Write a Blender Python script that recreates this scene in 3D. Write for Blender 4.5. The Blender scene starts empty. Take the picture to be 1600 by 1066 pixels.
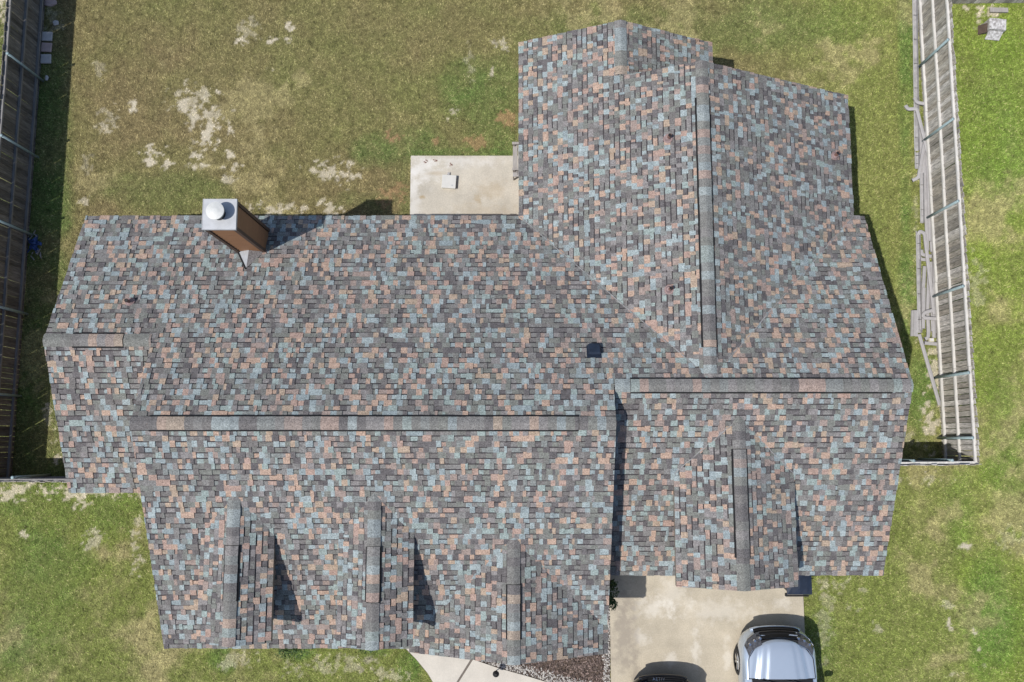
import bpy, bmesh, math, random
import numpy as np
from mathutils import Vector, Matrix

random.seed(11)
RNG = np.random.default_rng(5)
SC = bpy.context.scene
COL = SC.collection
R = math.radians

# ---------------------------------------------------------------- camera, sky, sun, exposure
CAM_H, FOC, PITCH = 23.5, 1300.0, R(6.9)          # drone height (m), focal length in px of a 1600 px wide frame
cd = bpy.data.cameras.new('camera')
cd.sensor_width = 36.0
cd.lens = FOC / 1600.0 * 36.0
cd.clip_end = 2000
cam = bpy.data.objects.new('camera', cd)
cam.location = (0, 0, CAM_H)
cam.rotation_euler = (PITCH, 0, 0)
COL.objects.link(cam)
SC.camera = cam

SUN = Vector((-0.49, -0.295, 1.0)).normalized()
w = bpy.data.worlds.new('World')
SC.world = w
w.use_nodes = True
wn = w.node_tree.nodes
sky = wn.new('ShaderNodeTexSky')
sky.sky_type = 'NISHITA'
sky.sun_disc = False
sky.sun_elevation = math.asin(SUN.z)
sky.sun_rotation = math.atan2(SUN.x, SUN.y)
bg = wn['Background']
w.node_tree.links.new(sky.outputs[0], bg.inputs[0])
bg.inputs[1].default_value = 0.125
ld = bpy.data.lights.new('sun', 'SUN')
ld.energy = 4.0
ld.angle = R(0.6)
ld.color = (1.0, 0.965, 0.92)
lo = bpy.data.objects.new('sun', ld)
lo.rotation_euler = SUN.to_track_quat('Z', 'Y').to_euler()
lo.location = (0, 0, 40)
COL.objects.link(lo)
SC.view_settings.view_transform = 'Standard'
SC.view_settings.look = 'None'
SC.view_settings.gamma = 1.0
SC.view_settings.use_curve_mapping = False
SC.view_settings.exposure = 0.0

def at(x, y, z=0.0):
    """surveyed picture point -> place in the yard at height z"""
    u, v = (x - 800) / FOC, (y - 533) / FOC
    d = Vector((u, math.sin(PITCH) - v * math.cos(PITCH), -math.cos(PITCH) - v * math.sin(PITCH)))
    return Vector((0, 0, CAM_H)) + d * ((z - CAM_H) / d.z)

def px(X, Y, Z):
    q = (Y, Z - CAM_H)
    dd = q[0] * math.sin(PITCH) - q[1] * math.cos(PITCH)
    return 800 + FOC * X / dd, 533 - FOC * (q[0] * math.cos(PITCH) + q[1] * math.sin(PITCH)) / dd

# ---------------------------------------------------------------- materials
def s2l(c):
    return tuple(((v / 255.0) / 12.92 if v / 255.0 < 0.04045 else ((v / 255.0 + 0.055) / 1.055) ** 2.4) for v in c)

def mat(name, col, rough=0.8, metal=0.0, var=0.15, scale=8.0, fine=0.0, fscale=120.0, bump=0.0, bscale=60.0,
        stretch=(1, 1, 1), col2=None, spec=0.4, coat=0.0, pos=False):
    """principled material; col linear. var: soft blotches, fine: grain, col2: second tone mixed by the blotches"""
    m = bpy.data.materials.new(name)
    m.use_nodes = True
    nt = m.node_tree
    N, L = nt.nodes, nt.links
    b = N['Principled BSDF']
    b.inputs['Roughness'].default_value = rough
    b.inputs['Metallic'].default_value = metal
    b.inputs['Specular IOR Level'].default_value = spec
    b.inputs['Coat Weight'].default_value = coat
    tc = N.new('ShaderNodeTexCoord')
    mp = N.new('ShaderNodeMapping')
    mp.inputs['Scale'].default_value = stretch
    L.new(N.new('ShaderNodeNewGeometry').outputs['Position'] if pos else tc.outputs['Object'], mp.inputs['Vector'])
    n1 = N.new('ShaderNodeTexNoise'); n1.inputs['Scale'].default_value = scale; n1.inputs['Detail'].default_value = 6
    n1.inputs['Roughness'].default_value = 0.65
    L.new(mp.outputs[0], n1.inputs['Vector'])
    r1 = N.new('ShaderNodeMapRange'); r1.inputs['From Min'].default_value = 0.3; r1.inputs['From Max'].default_value = 0.7
    L.new(n1.outputs['Fac'], r1.inputs['Value'])
    mx = N.new('ShaderNodeMix'); mx.data_type = 'RGBA'
    c2 = col2 if col2 else tuple(max(0, v * (1 + var)) for v in col)
    c1 = col if col2 else tuple(max(0, v * (1 - var)) for v in col)
    mx.inputs['A'].default_value = (*c1, 1)
    mx.inputs['B'].default_value = (*c2, 1)
    L.new(r1.outputs[0], mx.inputs['Factor'])
    out = mx.outputs['Result']
    if fine > 0:
        n2 = N.new('ShaderNodeTexNoise'); n2.inputs['Scale'].default_value = fscale; n2.inputs['Detail'].default_value = 3
        L.new(mp.outputs[0], n2.inputs['Vector'])
        r2 = N.new('ShaderNodeMapRange'); r2.inputs['From Min'].default_value = 0.25; r2.inputs['From Max'].default_value = 0.75
        r2.inputs['To Min'].default_value = 1 - fine; r2.inputs['To Max'].default_value = 1 + fine
        L.new(n2.outputs['Fac'], r2.inputs['Value'])
        ml = N.new('ShaderNodeMix'); ml.data_type = 'RGBA'; ml.blend_type = 'MULTIPLY'
        ml.inputs['Factor'].default_value = 1
        L.new(out, ml.inputs['A']); L.new(r2.outputs[0], ml.inputs['B'])
        out = ml.outputs['Result']
    L.new(out, b.inputs['Base Color'])
    if bump > 0:
        n3 = N.new('ShaderNodeTexNoise'); n3.inputs['Scale'].default_value = bscale; n3.inputs['Detail'].default_value = 5
        L.new(mp.outputs[0], n3.inputs['Vector'])
        bp = N.new('ShaderNodeBump'); bp.inputs['Strength'].default_value = bump; bp.inputs['Distance'].default_value = 0.02
        L.new(n3.outputs['Fac'], bp.inputs['Height'])
        L.new(bp.outputs[0], b.inputs['Normal'])
    return m

def attr_mat(name, fine=0.3, fscale=60, rough=0.95):
    """colour stored on the mesh (species and state of the turf), with grain"""
    m = bpy.data.materials.new(name)
    m.use_nodes = True
    N, L = m.node_tree.nodes, m.node_tree.links
    b = N['Principled BSDF']; b.inputs['Roughness'].default_value = rough; b.inputs['Specular IOR Level'].default_value = 0.15
    a = N.new('ShaderNodeAttribute'); a.attribute_name = 'Col'
    out = a.outputs['Color']
    if fine > 0:
        tc = N.new('ShaderNodeTexCoord')
        n2 = N.new('ShaderNodeTexNoise'); n2.inputs['Scale'].default_value = fscale; n2.inputs['Detail'].default_value = 4
        L.new(tc.outputs['Object'], n2.inputs['Vector'])
        r2 = N.new('ShaderNodeMapRange'); r2.inputs['From Min'].default_value = 0.25; r2.inputs['From Max'].default_value = 0.75
        r2.inputs['To Min'].default_value = 1 - fine; r2.inputs['To Max'].default_value = 1 + fine
        L.new(n2.outputs['Fac'], r2.inputs['Value'])
        ml = N.new('ShaderNodeMix'); ml.data_type = 'RGBA'; ml.blend_type = 'MULTIPLY'; ml.inputs['Factor'].default_value = 1
        L.new(out, ml.inputs['A']); L.new(r2.outputs[0], ml.inputs['B'])
        out = ml.outputs['Result']
    L.new(out, b.inputs['Base Color'])
    return m

# shingle tones (sRGB of the granules, how often, share)
TONES = [((166, 182, 184), 7), ((149, 165, 169), 8), ((154, 172, 168), 6),          # pale blue grey
         ((196, 163, 141), 6), ((183, 151, 136), 6), ((187, 162, 138), 4), ((164, 143, 133), 5),   # terracotta and tan
         ((98, 94, 95), 9), ((88, 84, 86), 5), ((112, 108, 106), 9),                 # dark plum
         ((130, 128, 126), 12), ((123, 126, 119), 12), ((140, 135, 134), 9), ((133, 139, 137), 8), ((117, 117, 113), 12)]
SH_GAIN = 0.87
TONES = [(tuple((v * 0.72 + g * 0.28) * t for v, g, t in zip(c, (130, 128, 126), (1.0, 0.997, 0.992))), n) for c, n in TONES]
def shingle_mat(c, shade=1.0):
    m = mat('shingle_granules', tuple(v * SH_GAIN * shade for v in s2l(c)), 0.95, var=0.16, scale=9, fine=0.50, fscale=38, bump=0.25, bscale=140, spec=0.2)
    N, L = m.node_tree.nodes, m.node_tree.links
    g = N.new('ShaderNodeNewGeometry')
    mp = [n for n in N if n.type == 'MAPPING'][0]
    for l in list(mp.inputs['Vector'].links): L.remove(l)
    L.new(g.outputs['Position'], mp.inputs['Vector'])
    return m
CAPM = [shingle_mat(tuple(v * 0.72 + g * 0.28 for v, g in zip(c, (132, 130, 126)))) for c, _ in TONES]
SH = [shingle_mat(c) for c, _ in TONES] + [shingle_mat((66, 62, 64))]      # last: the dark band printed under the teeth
TW = [t[1] for t in TONES]
M = dict(
    felt=mat('dark_roof_felt', (0.03, 0.03, 0.032), 0.95),
    fascia=mat('taupe_fascia_paint', (0.20, 0.165, 0.13), 0.6),
    brick=mat('house_brick', (0.27, 0.17, 0.12), 0.9, var=0.3, scale=4, fine=0.3),
    siding=mat('lap_siding_brown', (0.27, 0.135, 0.065), 0.65, var=0.12, scale=3, fine=0.12, fscale=40, stretch=(1, 1, 8)),
    trim=mat('dark_brown_trim', (0.085, 0.05, 0.033), 0.6),
    galv=mat('galvanised_cap', (0.44, 0.45, 0.46), 0.5, 0.25, var=0.12, scale=5, fine=0.06),
    lidm=mat('pale_weathered_metal', (0.58, 0.58, 0.55), 0.6, 0.1, var=0.08, scale=12, fine=0.08),
    black=mat('black_plastic', (0.012, 0.012, 0.013), 0.6),
    blackgap=mat('black_vent_mesh', (0.010, 0.010, 0.011), 0.9, fine=0.3),
    navy=mat('dark_navy_plastic', (0.016, 0.024, 0.042), 0.45, var=0.25, scale=6),
    pipe=mat('painted_vent_pipe', (0.24, 0.13, 0.105), 0.55, var=0.2),
    lead=mat('vent_boot', (0.27, 0.19, 0.18), 0.7, var=0.2),
    concrete=mat('driveway_concrete', (0.52, 0.46, 0.36), 0.9, var=0.10, scale=0.9, fine=0.07, fscale=35, bump=0.1),
    patio=mat('patio_concrete', (0.55, 0.50, 0.42), 0.9, var=0.12, scale=1.3, fine=0.08, fscale=30, bump=0.1),
    walk=mat('walk_concrete', (0.56, 0.52, 0.45), 0.9, var=0.08, scale=2, fine=0.08, fscale=40, bump=0.1),
    joint=mat('joint_dirt', (0.16, 0.14, 0.12), 0.95),
    soil=mat('bed_soil', (0.09, 0.065, 0.05), 0.95, var=0.3, scale=10, fine=0.3),
    rail=mat('weathered_rail', (0.58, 0.56, 0.52), 0.85, var=0.2, scale=3, fine=0.15, fscale=30, stretch=(6, 1, 6)),
    shaderail=mat('shaded_grey_rail', (0.22, 0.21, 0.20), 0.85, var=0.2, scale=3, fine=0.15, fscale=30, stretch=(6, 1, 6)),  # copy of the weathered rail with shade darkened into its colour
    post=mat('galvanised_post', (0.30, 0.39, 0.40), 0.6, 0.1, var=0.15),
    gut=mat('taupe_downspout_paint', (0.37, 0.355, 0.35), 0.5, var=0.12, scale=4, fine=0.08, spec=0.5),
    gutw=mat('pale_gutter_paint', (0.62, 0.61, 0.61), 0.45, var=0.12, scale=3, fine=0.1, spec=0.5),
    gutd=mat('gutter_inside_grey', (0.34, 0.33, 0.325), 0.9, var=0.3, scale=5, fine=0.2),  # mottled grey, darker than the pale gutter paint
    weath=mat('grey_weathered_wood', (0.33, 0.31, 0.29), 0.9, var=0.2, scale=4, fine=0.2, fscale=40, stretch=(8, 1, 8)),
    paver=mat('grey_paver', (0.52, 0.50, 0.48), 0.95, var=0.15, scale=6, fine=0.12),
    paverr=mat('pinkish_paver', (0.50, 0.38, 0.35), 0.95, var=0.15, scale=6, fine=0.12),
    tarp=mat('blue_tarp', (0.04, 0.085, 0.24), 0.5, var=0.3, scale=9),
    whitebox=mat('peeling_white_paint', (0.75, 0.74, 0.73), 0.8, col2=(0.16, 0.14, 0.13), scale=11, fine=0.2, fscale=60),
    whitelid=mat('white_plastic_lid', (0.58, 0.57, 0.53), 0.5, var=0.06, scale=6),
    silver=mat('silver_blue_paint', (0.52, 0.595, 0.685), 0.27, 0.50, var=0.01, coat=0.6),
    blackpaint=mat('black_car_paint', (0.012, 0.012, 0.013), 0.25, 0.2, var=0.02, coat=0.8),
    chrome=mat('bright_chrome', (0.75, 0.75, 0.76), 0.12, 1.0, var=0.01),
    lens=mat('headlight_lens', (0.10, 0.10, 0.105), 0.08, 0.2, var=0.5, scale=20, coat=1.0),
    amber=mat('amber_reflector', (0.35, 0.14, 0.09), 0.2, 0.1, var=0.3, scale=30, coat=1.0),
    glass=mat('tinted_windscreen', (0.02, 0.025, 0.03), 0.05, 0.0, var=0.01, spec=0.8, coat=1.0),
    tyre=mat('tyre_rubber', (0.025, 0.025, 0.026), 0.85, var=0.1),
    rim=mat('alloy_rim', (0.42, 0.43, 0.44), 0.3, 0.8, var=0.1),
    leaf=mat('shrub_leaf', (0.045, 0.085, 0.022), 0.6, var=0.5, scale=14),
    bark=mat('shrub_bark', (0.12, 0.08, 0.05), 0.9),
    mulch=mat('brown_mulch', (0.13, 0.10, 0.085), 0.95, var=0.45, scale=30, fine=0.4, fscale=60),
    gravel=mat('pale_gravel', (0.50, 0.475, 0.43), 0.9, var=0.45, scale=22, fine=0.3),
    gravel2=mat('dark_gravel', (0.14, 0.12, 0.11), 0.9, var=0.4, scale=22, fine=0.3),
    ydirt=mat('cream_fitting', (0.62, 0.58, 0.44), 0.8, var=0.1),
)
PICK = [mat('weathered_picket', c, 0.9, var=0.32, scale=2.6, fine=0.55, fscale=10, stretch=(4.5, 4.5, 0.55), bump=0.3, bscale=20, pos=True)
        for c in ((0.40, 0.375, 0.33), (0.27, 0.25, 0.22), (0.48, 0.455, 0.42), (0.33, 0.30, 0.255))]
PICKD = [mat('shade_dark_picket', c, 0.92, var=0.4, scale=2.6, fine=0.4, fscale=9, stretch=(4.5, 4.5, 0.55), pos=True)
         for c in ((0.15, 0.135, 0.12), (0.11, 0.10, 0.09), (0.18, 0.165, 0.15), (0.135, 0.125, 0.115))]  # left fence pickets: the shade on them is put into the colour
TURF = attr_mat('turf_soil', 0.32, 26)
BLADE = attr_mat('grass_blade', 0.0, rough=0.8)

# ---------------------------------------------------------------- mesh helpers
class MB:
    def __init__(self):
        self.v, self.f, self.m = [], [], []
    def face(self, pts, mi=0):
        b = len(self.v); self.v += [tuple(p) for p in pts]
        self.f.append(tuple(range(b, b + len(pts)))); self.m.append(mi)
    def quads(self, verts, faces, mi=0):
        b = len(self.v); self.v += [tuple(p) for p in verts]
        for f in faces:
            self.f.append(tuple(b + i for i in f)); self.m.append(mi)
    def box(self, x0, x1, y0, y1, z0, z1, mi=0, tf=None):
        vs = [Vector((x, y, z)) for z in (z0, z1) for y in (y0, y1) for x in (x0, x1)]
        if tf: vs = [tf @ p for p in vs]
        self.quads(vs, [(0, 2, 3, 1), (4, 5, 7, 6), (0, 1, 5, 4), (2, 6, 7, 3), (0, 4, 6, 2), (1, 3, 7, 5)], mi)
    def bar(self, a, b, wd, ht, mi=0, up=Vector((0, 0, 1))):
        a, b = Vector(a), Vector(b)
        d = (b - a).normalized(); s = d.cross(up)
        if s.length < 1e-4: s = d.cross(Vector((1, 0, 0)))
        s.normalize(); u = s.cross(d)
        vs = [p + s * (sx * wd / 2) + u * (su * ht / 2) for p in (a, b) for su in (-1, 1) for sx in (-1, 1)]
        self.quads(vs, [(0, 1, 3, 2), (4, 6, 7, 5), (0, 4, 5, 1), (2, 3, 7, 6), (0, 2, 6, 4), (1, 5, 7, 3)], mi)
    def tube(self, path, r, n=10, mi=0, ry=None, cap=True, up=Vector((0, 0, 1))):
        """swept section; ry gives the half height of a flattened (super-elliptic) section"""
        path = [Vector(p) for p in path]
        rings = []
        for i, p in enumerate(path):
            d = (path[min(i + 1, len(path) - 1)] - path[max(i - 1, 0)]).normalized()
            s = d.cross(up)
            if s.length < 1e-3: s = d.cross(Vector((1, 0, 0)))
            s.normalize(); u = s.cross(d)
            ring = []
            for k in range(n):
                a = 2 * math.pi * (k + 0.5) / n
                ca, sa = math.cos(a), math.sin(a)
                e = 0.55 if ry else 1.0
                ring.append(p + s * (r * math.copysign(abs(ca) ** e, ca)) + u * ((ry or r) * math.copysign(abs(sa) ** e, sa)))
            rings.append(ring)
        b = len(self.v)
        for rg in rings: self.v += [tuple(q) for q in rg]
        for i in range(len(path) - 1):
            for k in range(n):
                k2 = (k + 1) % n
                self.f.append((b + i * n + k, b + i * n + k2, b + (i + 1) * n + k2, b + (i + 1) * n + k)); self.m.append(mi)
        if cap:
            self.f.append(tuple(b + k for k in range(n))[::-1]); self.m.append(mi)
            self.f.append(tuple(b + (len(path) - 1) * n + k for k in range(n))); self.m.append(mi)
    def cone(self, c, r0, r1, z0, z1, n=20, mi=0, cap=True):
        b = len(self.v)
        for (r, z) in ((r0, z0), (r1, z1)):
            self.v += [(c[0] + r * math.cos(2 * math.pi * k / n), c[1] + r * math.sin(2 * math.pi * k / n), z) for k in range(n)]
        for k in range(n):
            k2 = (k + 1) % n
            self.f.append((b + k, b + k2, b + n + k2, b + n + k)); self.m.append(mi)
        if cap:
            self.f.append(tuple(b + n + k for k in range(n))); self.m.append(mi)
            self.f.append(tuple(b + k for k in range(n))[::-1]); self.m.append(mi)
    def grid(self, rows, mi=0):
        b = len(self.v); n = len(rows[0])
        for r in rows: self.v += [tuple(p) for p in r]
        for i in range(len(rows) - 1):
            for j in range(n - 1):
                self.f.append((b + i * n + j, b + i * n + j + 1, b + (i + 1) * n + j + 1, b + (i + 1) * n + j)); self.m.append(mi)
    def mesh(self, name, mats, smooth=False):
        me = bpy.data.meshes.new(name)
        me.from_pydata(self.v, [], self.f)
        for m in (mats if isinstance(mats, (list, tuple)) else [mats]): me.materials.append(m)
        me.polygons.foreach_set('material_index', self.m)
        if smooth: me.polygons.foreach_set('use_smooth', [True] * len(self.f))
        me.update()
        return me
    def build(self, name, mats, parent=None, smooth=False, bevel=0.0):
        o = bpy.data.objects.new(name, self.mesh(name, mats, smooth))
        link(o, parent)
        if bevel:
            bv = o.modifiers.new('bevel', 'BEVEL'); bv.width = bevel; bv.segments = 2; bv.limit_method = 'ANGLE'
        return o

def link(o, parent=None):
    COL.objects.link(o)
    if parent: o.parent = parent
    return o

def inst(name, me, mtx, parent):
    o = bpy.data.objects.new(name, me)
    COL.objects.link(o); o.parent = parent
    o.matrix_local = mtx
    return o

def tag(o, label, cat, group=None):
    o['label'] = label; o['category'] = cat
    if group: o['group'] = group
    return o

def thing(name, label, cat, loc=(0, 0, 0), rz=0.0, group=None):
    o = bpy.data.objects.new(name, None)
    o.empty_display_size = 0.3
    o.location = loc; o.rotation_euler = (0, 0, rz)
    COL.objects.link(o)
    return tag(o, label, cat, group)

def kind(o, k):
    o['kind'] = k
    return o

# value noise for the ground and the blades
def make_noise(seed, cell):
    g = np.random.default_rng(seed).random((256, 256))
    def fn(x, y):
        x, y = np.asarray(x) / cell + 1000.3, np.asarray(y) / cell + 1000.7
        i, j = np.floor(x).astype(int), np.floor(y).astype(int)
        fx, fy = x - i, y - j
        fx, fy = fx * fx * (3 - 2 * fx), fy * fy * (3 - 2 * fy)
        a, b, c, d = g[i % 256, j % 256], g[(i + 1) % 256, j % 256], g[i % 256, (j + 1) % 256], g[(i + 1) % 256, (j + 1) % 256]
        return a * (1 - fx) * (1 - fy) + b * fx * (1 - fy) + c * (1 - fx) * fy + d * fx * fy
    return fn
NZ = [make_noise(s, c) for s, c in ((1, 3.1), (2, 1.25), (3, 0.55), (4, 0.23), (5, 0.11), (6, 5.5), (7, 0.8), (8, 0.065))]
def fbm(x, y):
    return 0.32 * NZ[0](x, y) + 0.27 * NZ[1](x, y) + 0.21 * NZ[2](x, y) + 0.12 * NZ[3](x, y) + 0.08 * NZ[4](x, y)

# ---------------------------------------------------------------- the ground
def lin(c): return np.array(s2l(c))
DRY, OLIVE, GREEN, LUSH, STRAW, SAND, RUST = (lin((139, 126, 89)), lin((129, 129, 80)), lin((130, 141, 72)), lin((86, 124, 58)),
                                       lin((180, 168, 122)), lin((218, 207, 182)), lin((178, 144, 108)))
LIME = lin((134, 154, 64))
# worn spots: picture x, y, half width, half height (px), strength, tone
SPOTS = [(452, 42, 8, 12, 1.0, 0), (450, 58, 8, 11, 1.0, 0), (424, 64, 6, 5, .9, 0), (420, 102, 5, 6, .8, 0), (207, 160, 7, 9, 1.0, 0), (207, 172, 7, 8, 1.0, 0),
         (325, 190, 26, 26, .62, 0), (336, 205, 22, 14, .85, 0), (318, 222, 18, 10, .7, 0), (300, 160, 24, 20, .45, 0), (342, 146, 5, 5, .9, 0), (285, 168, 6, 8, .75, 0),
         (238, 238, 14, 9, .85, 0), (232, 255, 14, 8, .95, 0), (262, 258, 11, 9, .95, 0), (312, 259, 22, 6, .95, 0), (306, 242, 7, 8, .9, 0), (360, 244, 8, 8, .9, 0), (360, 260, 14, 7, .9, 0),
         (170, 180, 12, 16, .3, 0), (165, 200, 16, 6, .3, 0), (376, 66, 8, 6, .8, 0), (385, 45, 14, 18, .25, 0), (155, 110, 8, 12, .2, 0), (135, 250, 6, 16, .22, 0), (132, 312, 9, 9, .55, 0),
         (528, 266, 30, 15, .72, 0), (515, 325, 15, 9, .75, 0), (430, 326, 40, 8, .75, 0), (408, 335, 20, 6, .8, 0), (610, 300, 20, 16, .5, 1), (616, 212, 10, 8, .75, 1), (680, 220, 5, 5, .6, 1),
         (742, 226, 14, 9, .5, 1), (790, 186, 12, 12, .6, 1), (766, 107, 6, 9, .75, 0), (780, 66, 12, 9, .5, 0), (710, 180, 9, 8, .5, 0), (735, 100, 6, 25, .15, 0), (360, 278, 10, 8, .6, 0),
         (30, 768, 45, 12, .75, 0), (125, 782, 20, 10, .75, 0), (150, 772, 60, 6, .6, 0), (36, 836, 6, 5, .7, 0), (140, 840, 14, 12, .45, 0), (216, 850, 8, 30, .5, 0), (370, 1030, 28, 12, .3, 0),
         (520, 1040, 60, 12, .28, 0), (600, 1050, 24, 12, .3, 0), (78, 650, 8, 16, .55, 0), (84, 686, 5, 6, .8, 0), (90, 716, 6, 6, .75, 0), (75, 636, 5, 6, .7, 0),
         (1512, 855, 15, 7, 1.0, 0), (1484, 976, 5, 6, .85, 0), (1480, 942, 9, 6, .6, 0), (1372, 982, 8, 6, .6, 0), (1525, 990, 4, 5, .9, 0), (1532, 1014, 3, 3, .9, 0), (1330, 950, 16, 5, .55, 0), (1345, 924, 10, 4, .5, 0),
         (1300, 915, 30, 12, .42, 0), (1490, 1055, 10, 4, .6, 0), (1540, 1040, 8, 3, .6, 0), (1410, 750, 50, 6, .6, 0), (1456, 660, 12, 44, .8, 0), (1462, 560, 10, 40, .75, 0), (1474, 480, 6, 50, .55, 0),
         (1430, 690, 24, 9, .5, 0), (1470, 600, 10, 30, .6, 0), (1543, 22, 14, 9, .8, 0), (1515, 12, 14, 4, .85, 0), (1555, 13, 16, 4, .7, 0), (1530, 40, 6, 8, .6, 0), (1525, 445, 14, 30, .3, 0),
         (1290, 970, 12, 45, .32, 0), (1432, 60, 4, 300, .3, 0), (80, 30, 12, 20, .4, 0), (5, 10, 10, 40, .8, 0), (1590, 845, 20, 20, .3, 0)]
GREENS = [(760, 140, 60, 50, .8), (640, 240, 60, 40, .6), (770, 210, 40, 40, .7), (585, 240, 40, 28, .75), (630, 300, 12, 40, .7), (560, 315, 60, 20, .55), (1080, 40, 260, 40, .35),
          (60, 950, 60, 120, .35), (80, 880, 60, 40, .4), (20, 1010, 30, 50, .5), (250, 300, 120, 30, .35), (40, 300, 60, 500, .9), (95, 400, 20, 500, .45), (1450, 620, 45, 80, .85), (1415, 200, 12, 420, .8), (1420, 420, 22, 120, .55),
          (1560, 200, 70, 150, .6), (1580, 700, 50, 160, .55), (1545, 960, 40, 120, .85), (1500, 800, 30, 80, .45), (1360, 560, 40, 300, .3), (180, 790, 60, 40, .45), (640, 1040, 22, 30, .95), (350, 1030, 25, 22, .7), (460, 1020, 30, 14, .8), (585, 1018, 26, 10, .7), (720, 240, 90, 8, .9),
          (1285, 1010, 30, 60, .6), (15, 790, 20, 20, .6), (1580, 980, 50, 60, .5)]

def ground_color(X, Y):
    X, Y = np.asarray(X, float), np.asarray(Y, float)
    n, n2, n3 = fbm(X, Y), fbm(X + 37, Y - 21), NZ[5](X + 9, Y)
    dd = Y * math.sin(PITCH) + CAM_H * math.cos(PITCH)
    sx, sy = 800 + FOC * X / dd, 533 - FOC * (Y * math.cos(PITCH) - CAM_H * math.sin(PITCH)) / dd   # survey-sheet coordinates of the lawn
    c = np.zeros(X.shape + (3,))
    g = np.clip((n - 0.28) * 1.9 + (n3 - 0.5) * 0.4, 0, 1)                # how green the back lawn is
    back = DRY * (1 - g[..., None]) + OLIVE * g[..., None]
    g2 = np.clip((n - 0.28) * 2.1, 0, 1)[..., None]
    front = (OLIVE * .55 + GREEN * .45) * (1 - g2) + GREEN * g2
    straw = np.clip((n2 - 0.53) * 3.5, 0, 0.5)[..., None]
    front = front * (1 - straw) + STRAW * straw
    right = GREEN * (1 - g2) + LIME * g2
    straw2 = np.clip((n2 - 0.54) * 4, 0, 0.42)[..., None]
    right = right * (1 - straw2) + lin((168, 164, 104)) * straw2
    c[:] = back
    fr = np.clip((-0.6 - Y) / 0.8, 0, 1)[..., None]
    c = c * (1 - fr) + front * fr
    mid = np.clip((X - 7.0) / 3.0, 0, 1)[..., None] * 0.8
    c = c * (1 - mid) + (front * 0.35 + GREEN * 0.65) * mid
    rt = np.clip((X - 12.1) / 0.25, 0, 1)[..., None] * np.clip((Y + 9) / 3.0, 0.0, 1)[..., None]
    c = c * (1 - rt) + right * rt
    for (x, y, a, b, s) in GREENS:
        q = ((sx - x) / a) ** 2 + ((sy - y) / b) ** 2
        k = np.clip(1.15 - q * .9 + (n - 0.5) * 2.2, 0, 1) * s * .72
        k = (np.clip(k, 0, 1) * (0.5 + 0.5 * np.clip((n2 - 0.38) * 6, 0, 1)))[..., None]
        tgt = LUSH if x < 1490 else lin((106, 138, 64))
        c = c * (1 - k) + tgt * k
    rag = (NZ[2](X, Y) - 0.5) * 0.9 + (NZ[3](X, Y) - 0.5) * 1.9 + (NZ[4](X, Y) - 0.5) * 1.7
    rag2 = (NZ[2](X, Y) - 0.5) * 0.5 + (NZ[3](X + 5, Y) - 0.5) * 1.2 + (NZ[4](X, Y) - 0.5) * 1.5 + (NZ[7](X, Y) - 0.5) * 1.3
    bare = np.zeros(X.shape)
    for qi, (x, y, a, b, s, t) in enumerate(SPOTS):
        if qi > 48: s = s * .5 if s < .7 else s
        q = ((sx - x) / (a * 1.1)) ** 2 + ((sy - y) / (b * 1.1)) ** 2
        k = np.clip((0.62 - q + rag2 * (0.8 if s > .9 else 2.4)) * 2.4, 0, 1) * (q < 4) * (s ** .75)
        c = c * (1 - k[..., None]) + (SAND if t == 0 else RUST) * k[..., None]
        bare = np.maximum(bare, k)
    st = np.clip((n2 - 0.63) * 7, 0, 0.5) * (1 - bare)                    # thin straw freckles
    c = c * (1 - st[..., None]) + STRAW * st[..., None]
    return c, bare

GAIN_TURF = 0.80
xs = np.concatenate([[-420, -150, -60, -30], np.arange(-18, 18.01, 0.065), [30, 60, 150, 420]])
ys = np.concatenate([[-420, -150, -60, -20], np.arange(-8.5, 15.51, 0.065), [24, 60, 150, 420]])
GX, GY = np.meshgrid(xs, ys)
gc, gb = ground_color(GX, GY)
nx, ny = len(xs), len(ys)
GZ = (fbm(GX, GY) - 0.5) * 0.05 * ((np.abs(GX) < 19) & (GY > -9) & (GY < 16)) - 0.03
vv = np.stack([GX, GY, GZ], -1).reshape(-1, 3)
idx = np.arange(nx * ny).reshape(ny, nx)
ff = np.stack([idx[:-1, :-1], idx[:-1, 1:], idx[1:, 1:], idx[1:, :-1]], -1).reshape(-1, 4)
def np_mesh(name, v, f, m, col=None):
    me = bpy.data.meshes.new(name)
    k = f.shape[1]
    me.vertices.add(len(v)); me.vertices.foreach_set('co', np.ascontiguousarray(v, dtype=np.float32).ravel())
    me.loops.add(f.size); me.loops.foreach_set('vertex_index', np.ascontiguousarray(f, dtype=np.int32).ravel())
    me.polygons.add(len(f)); me.polygons.foreach_set('loop_start', np.arange(0, f.size, k, dtype=np.int32))
    me.update(calc_edges=True)
    if col is not None:
        a = me.color_attributes.new('Col', 'FLOAT_COLOR', 'POINT')
        a.data.foreach_set('color', np.concatenate([col, np.ones((len(col), 1))], 1).astype(np.float32).ravel())
    me.materials.append(m)
    return me
lawn = kind(link(bpy.data.objects.new('lawn', np_mesh('lawn', vv, ff, TURF, gc.reshape(-1, 3) * GAIN_TURF * 0.85))), 'structure')

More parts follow.
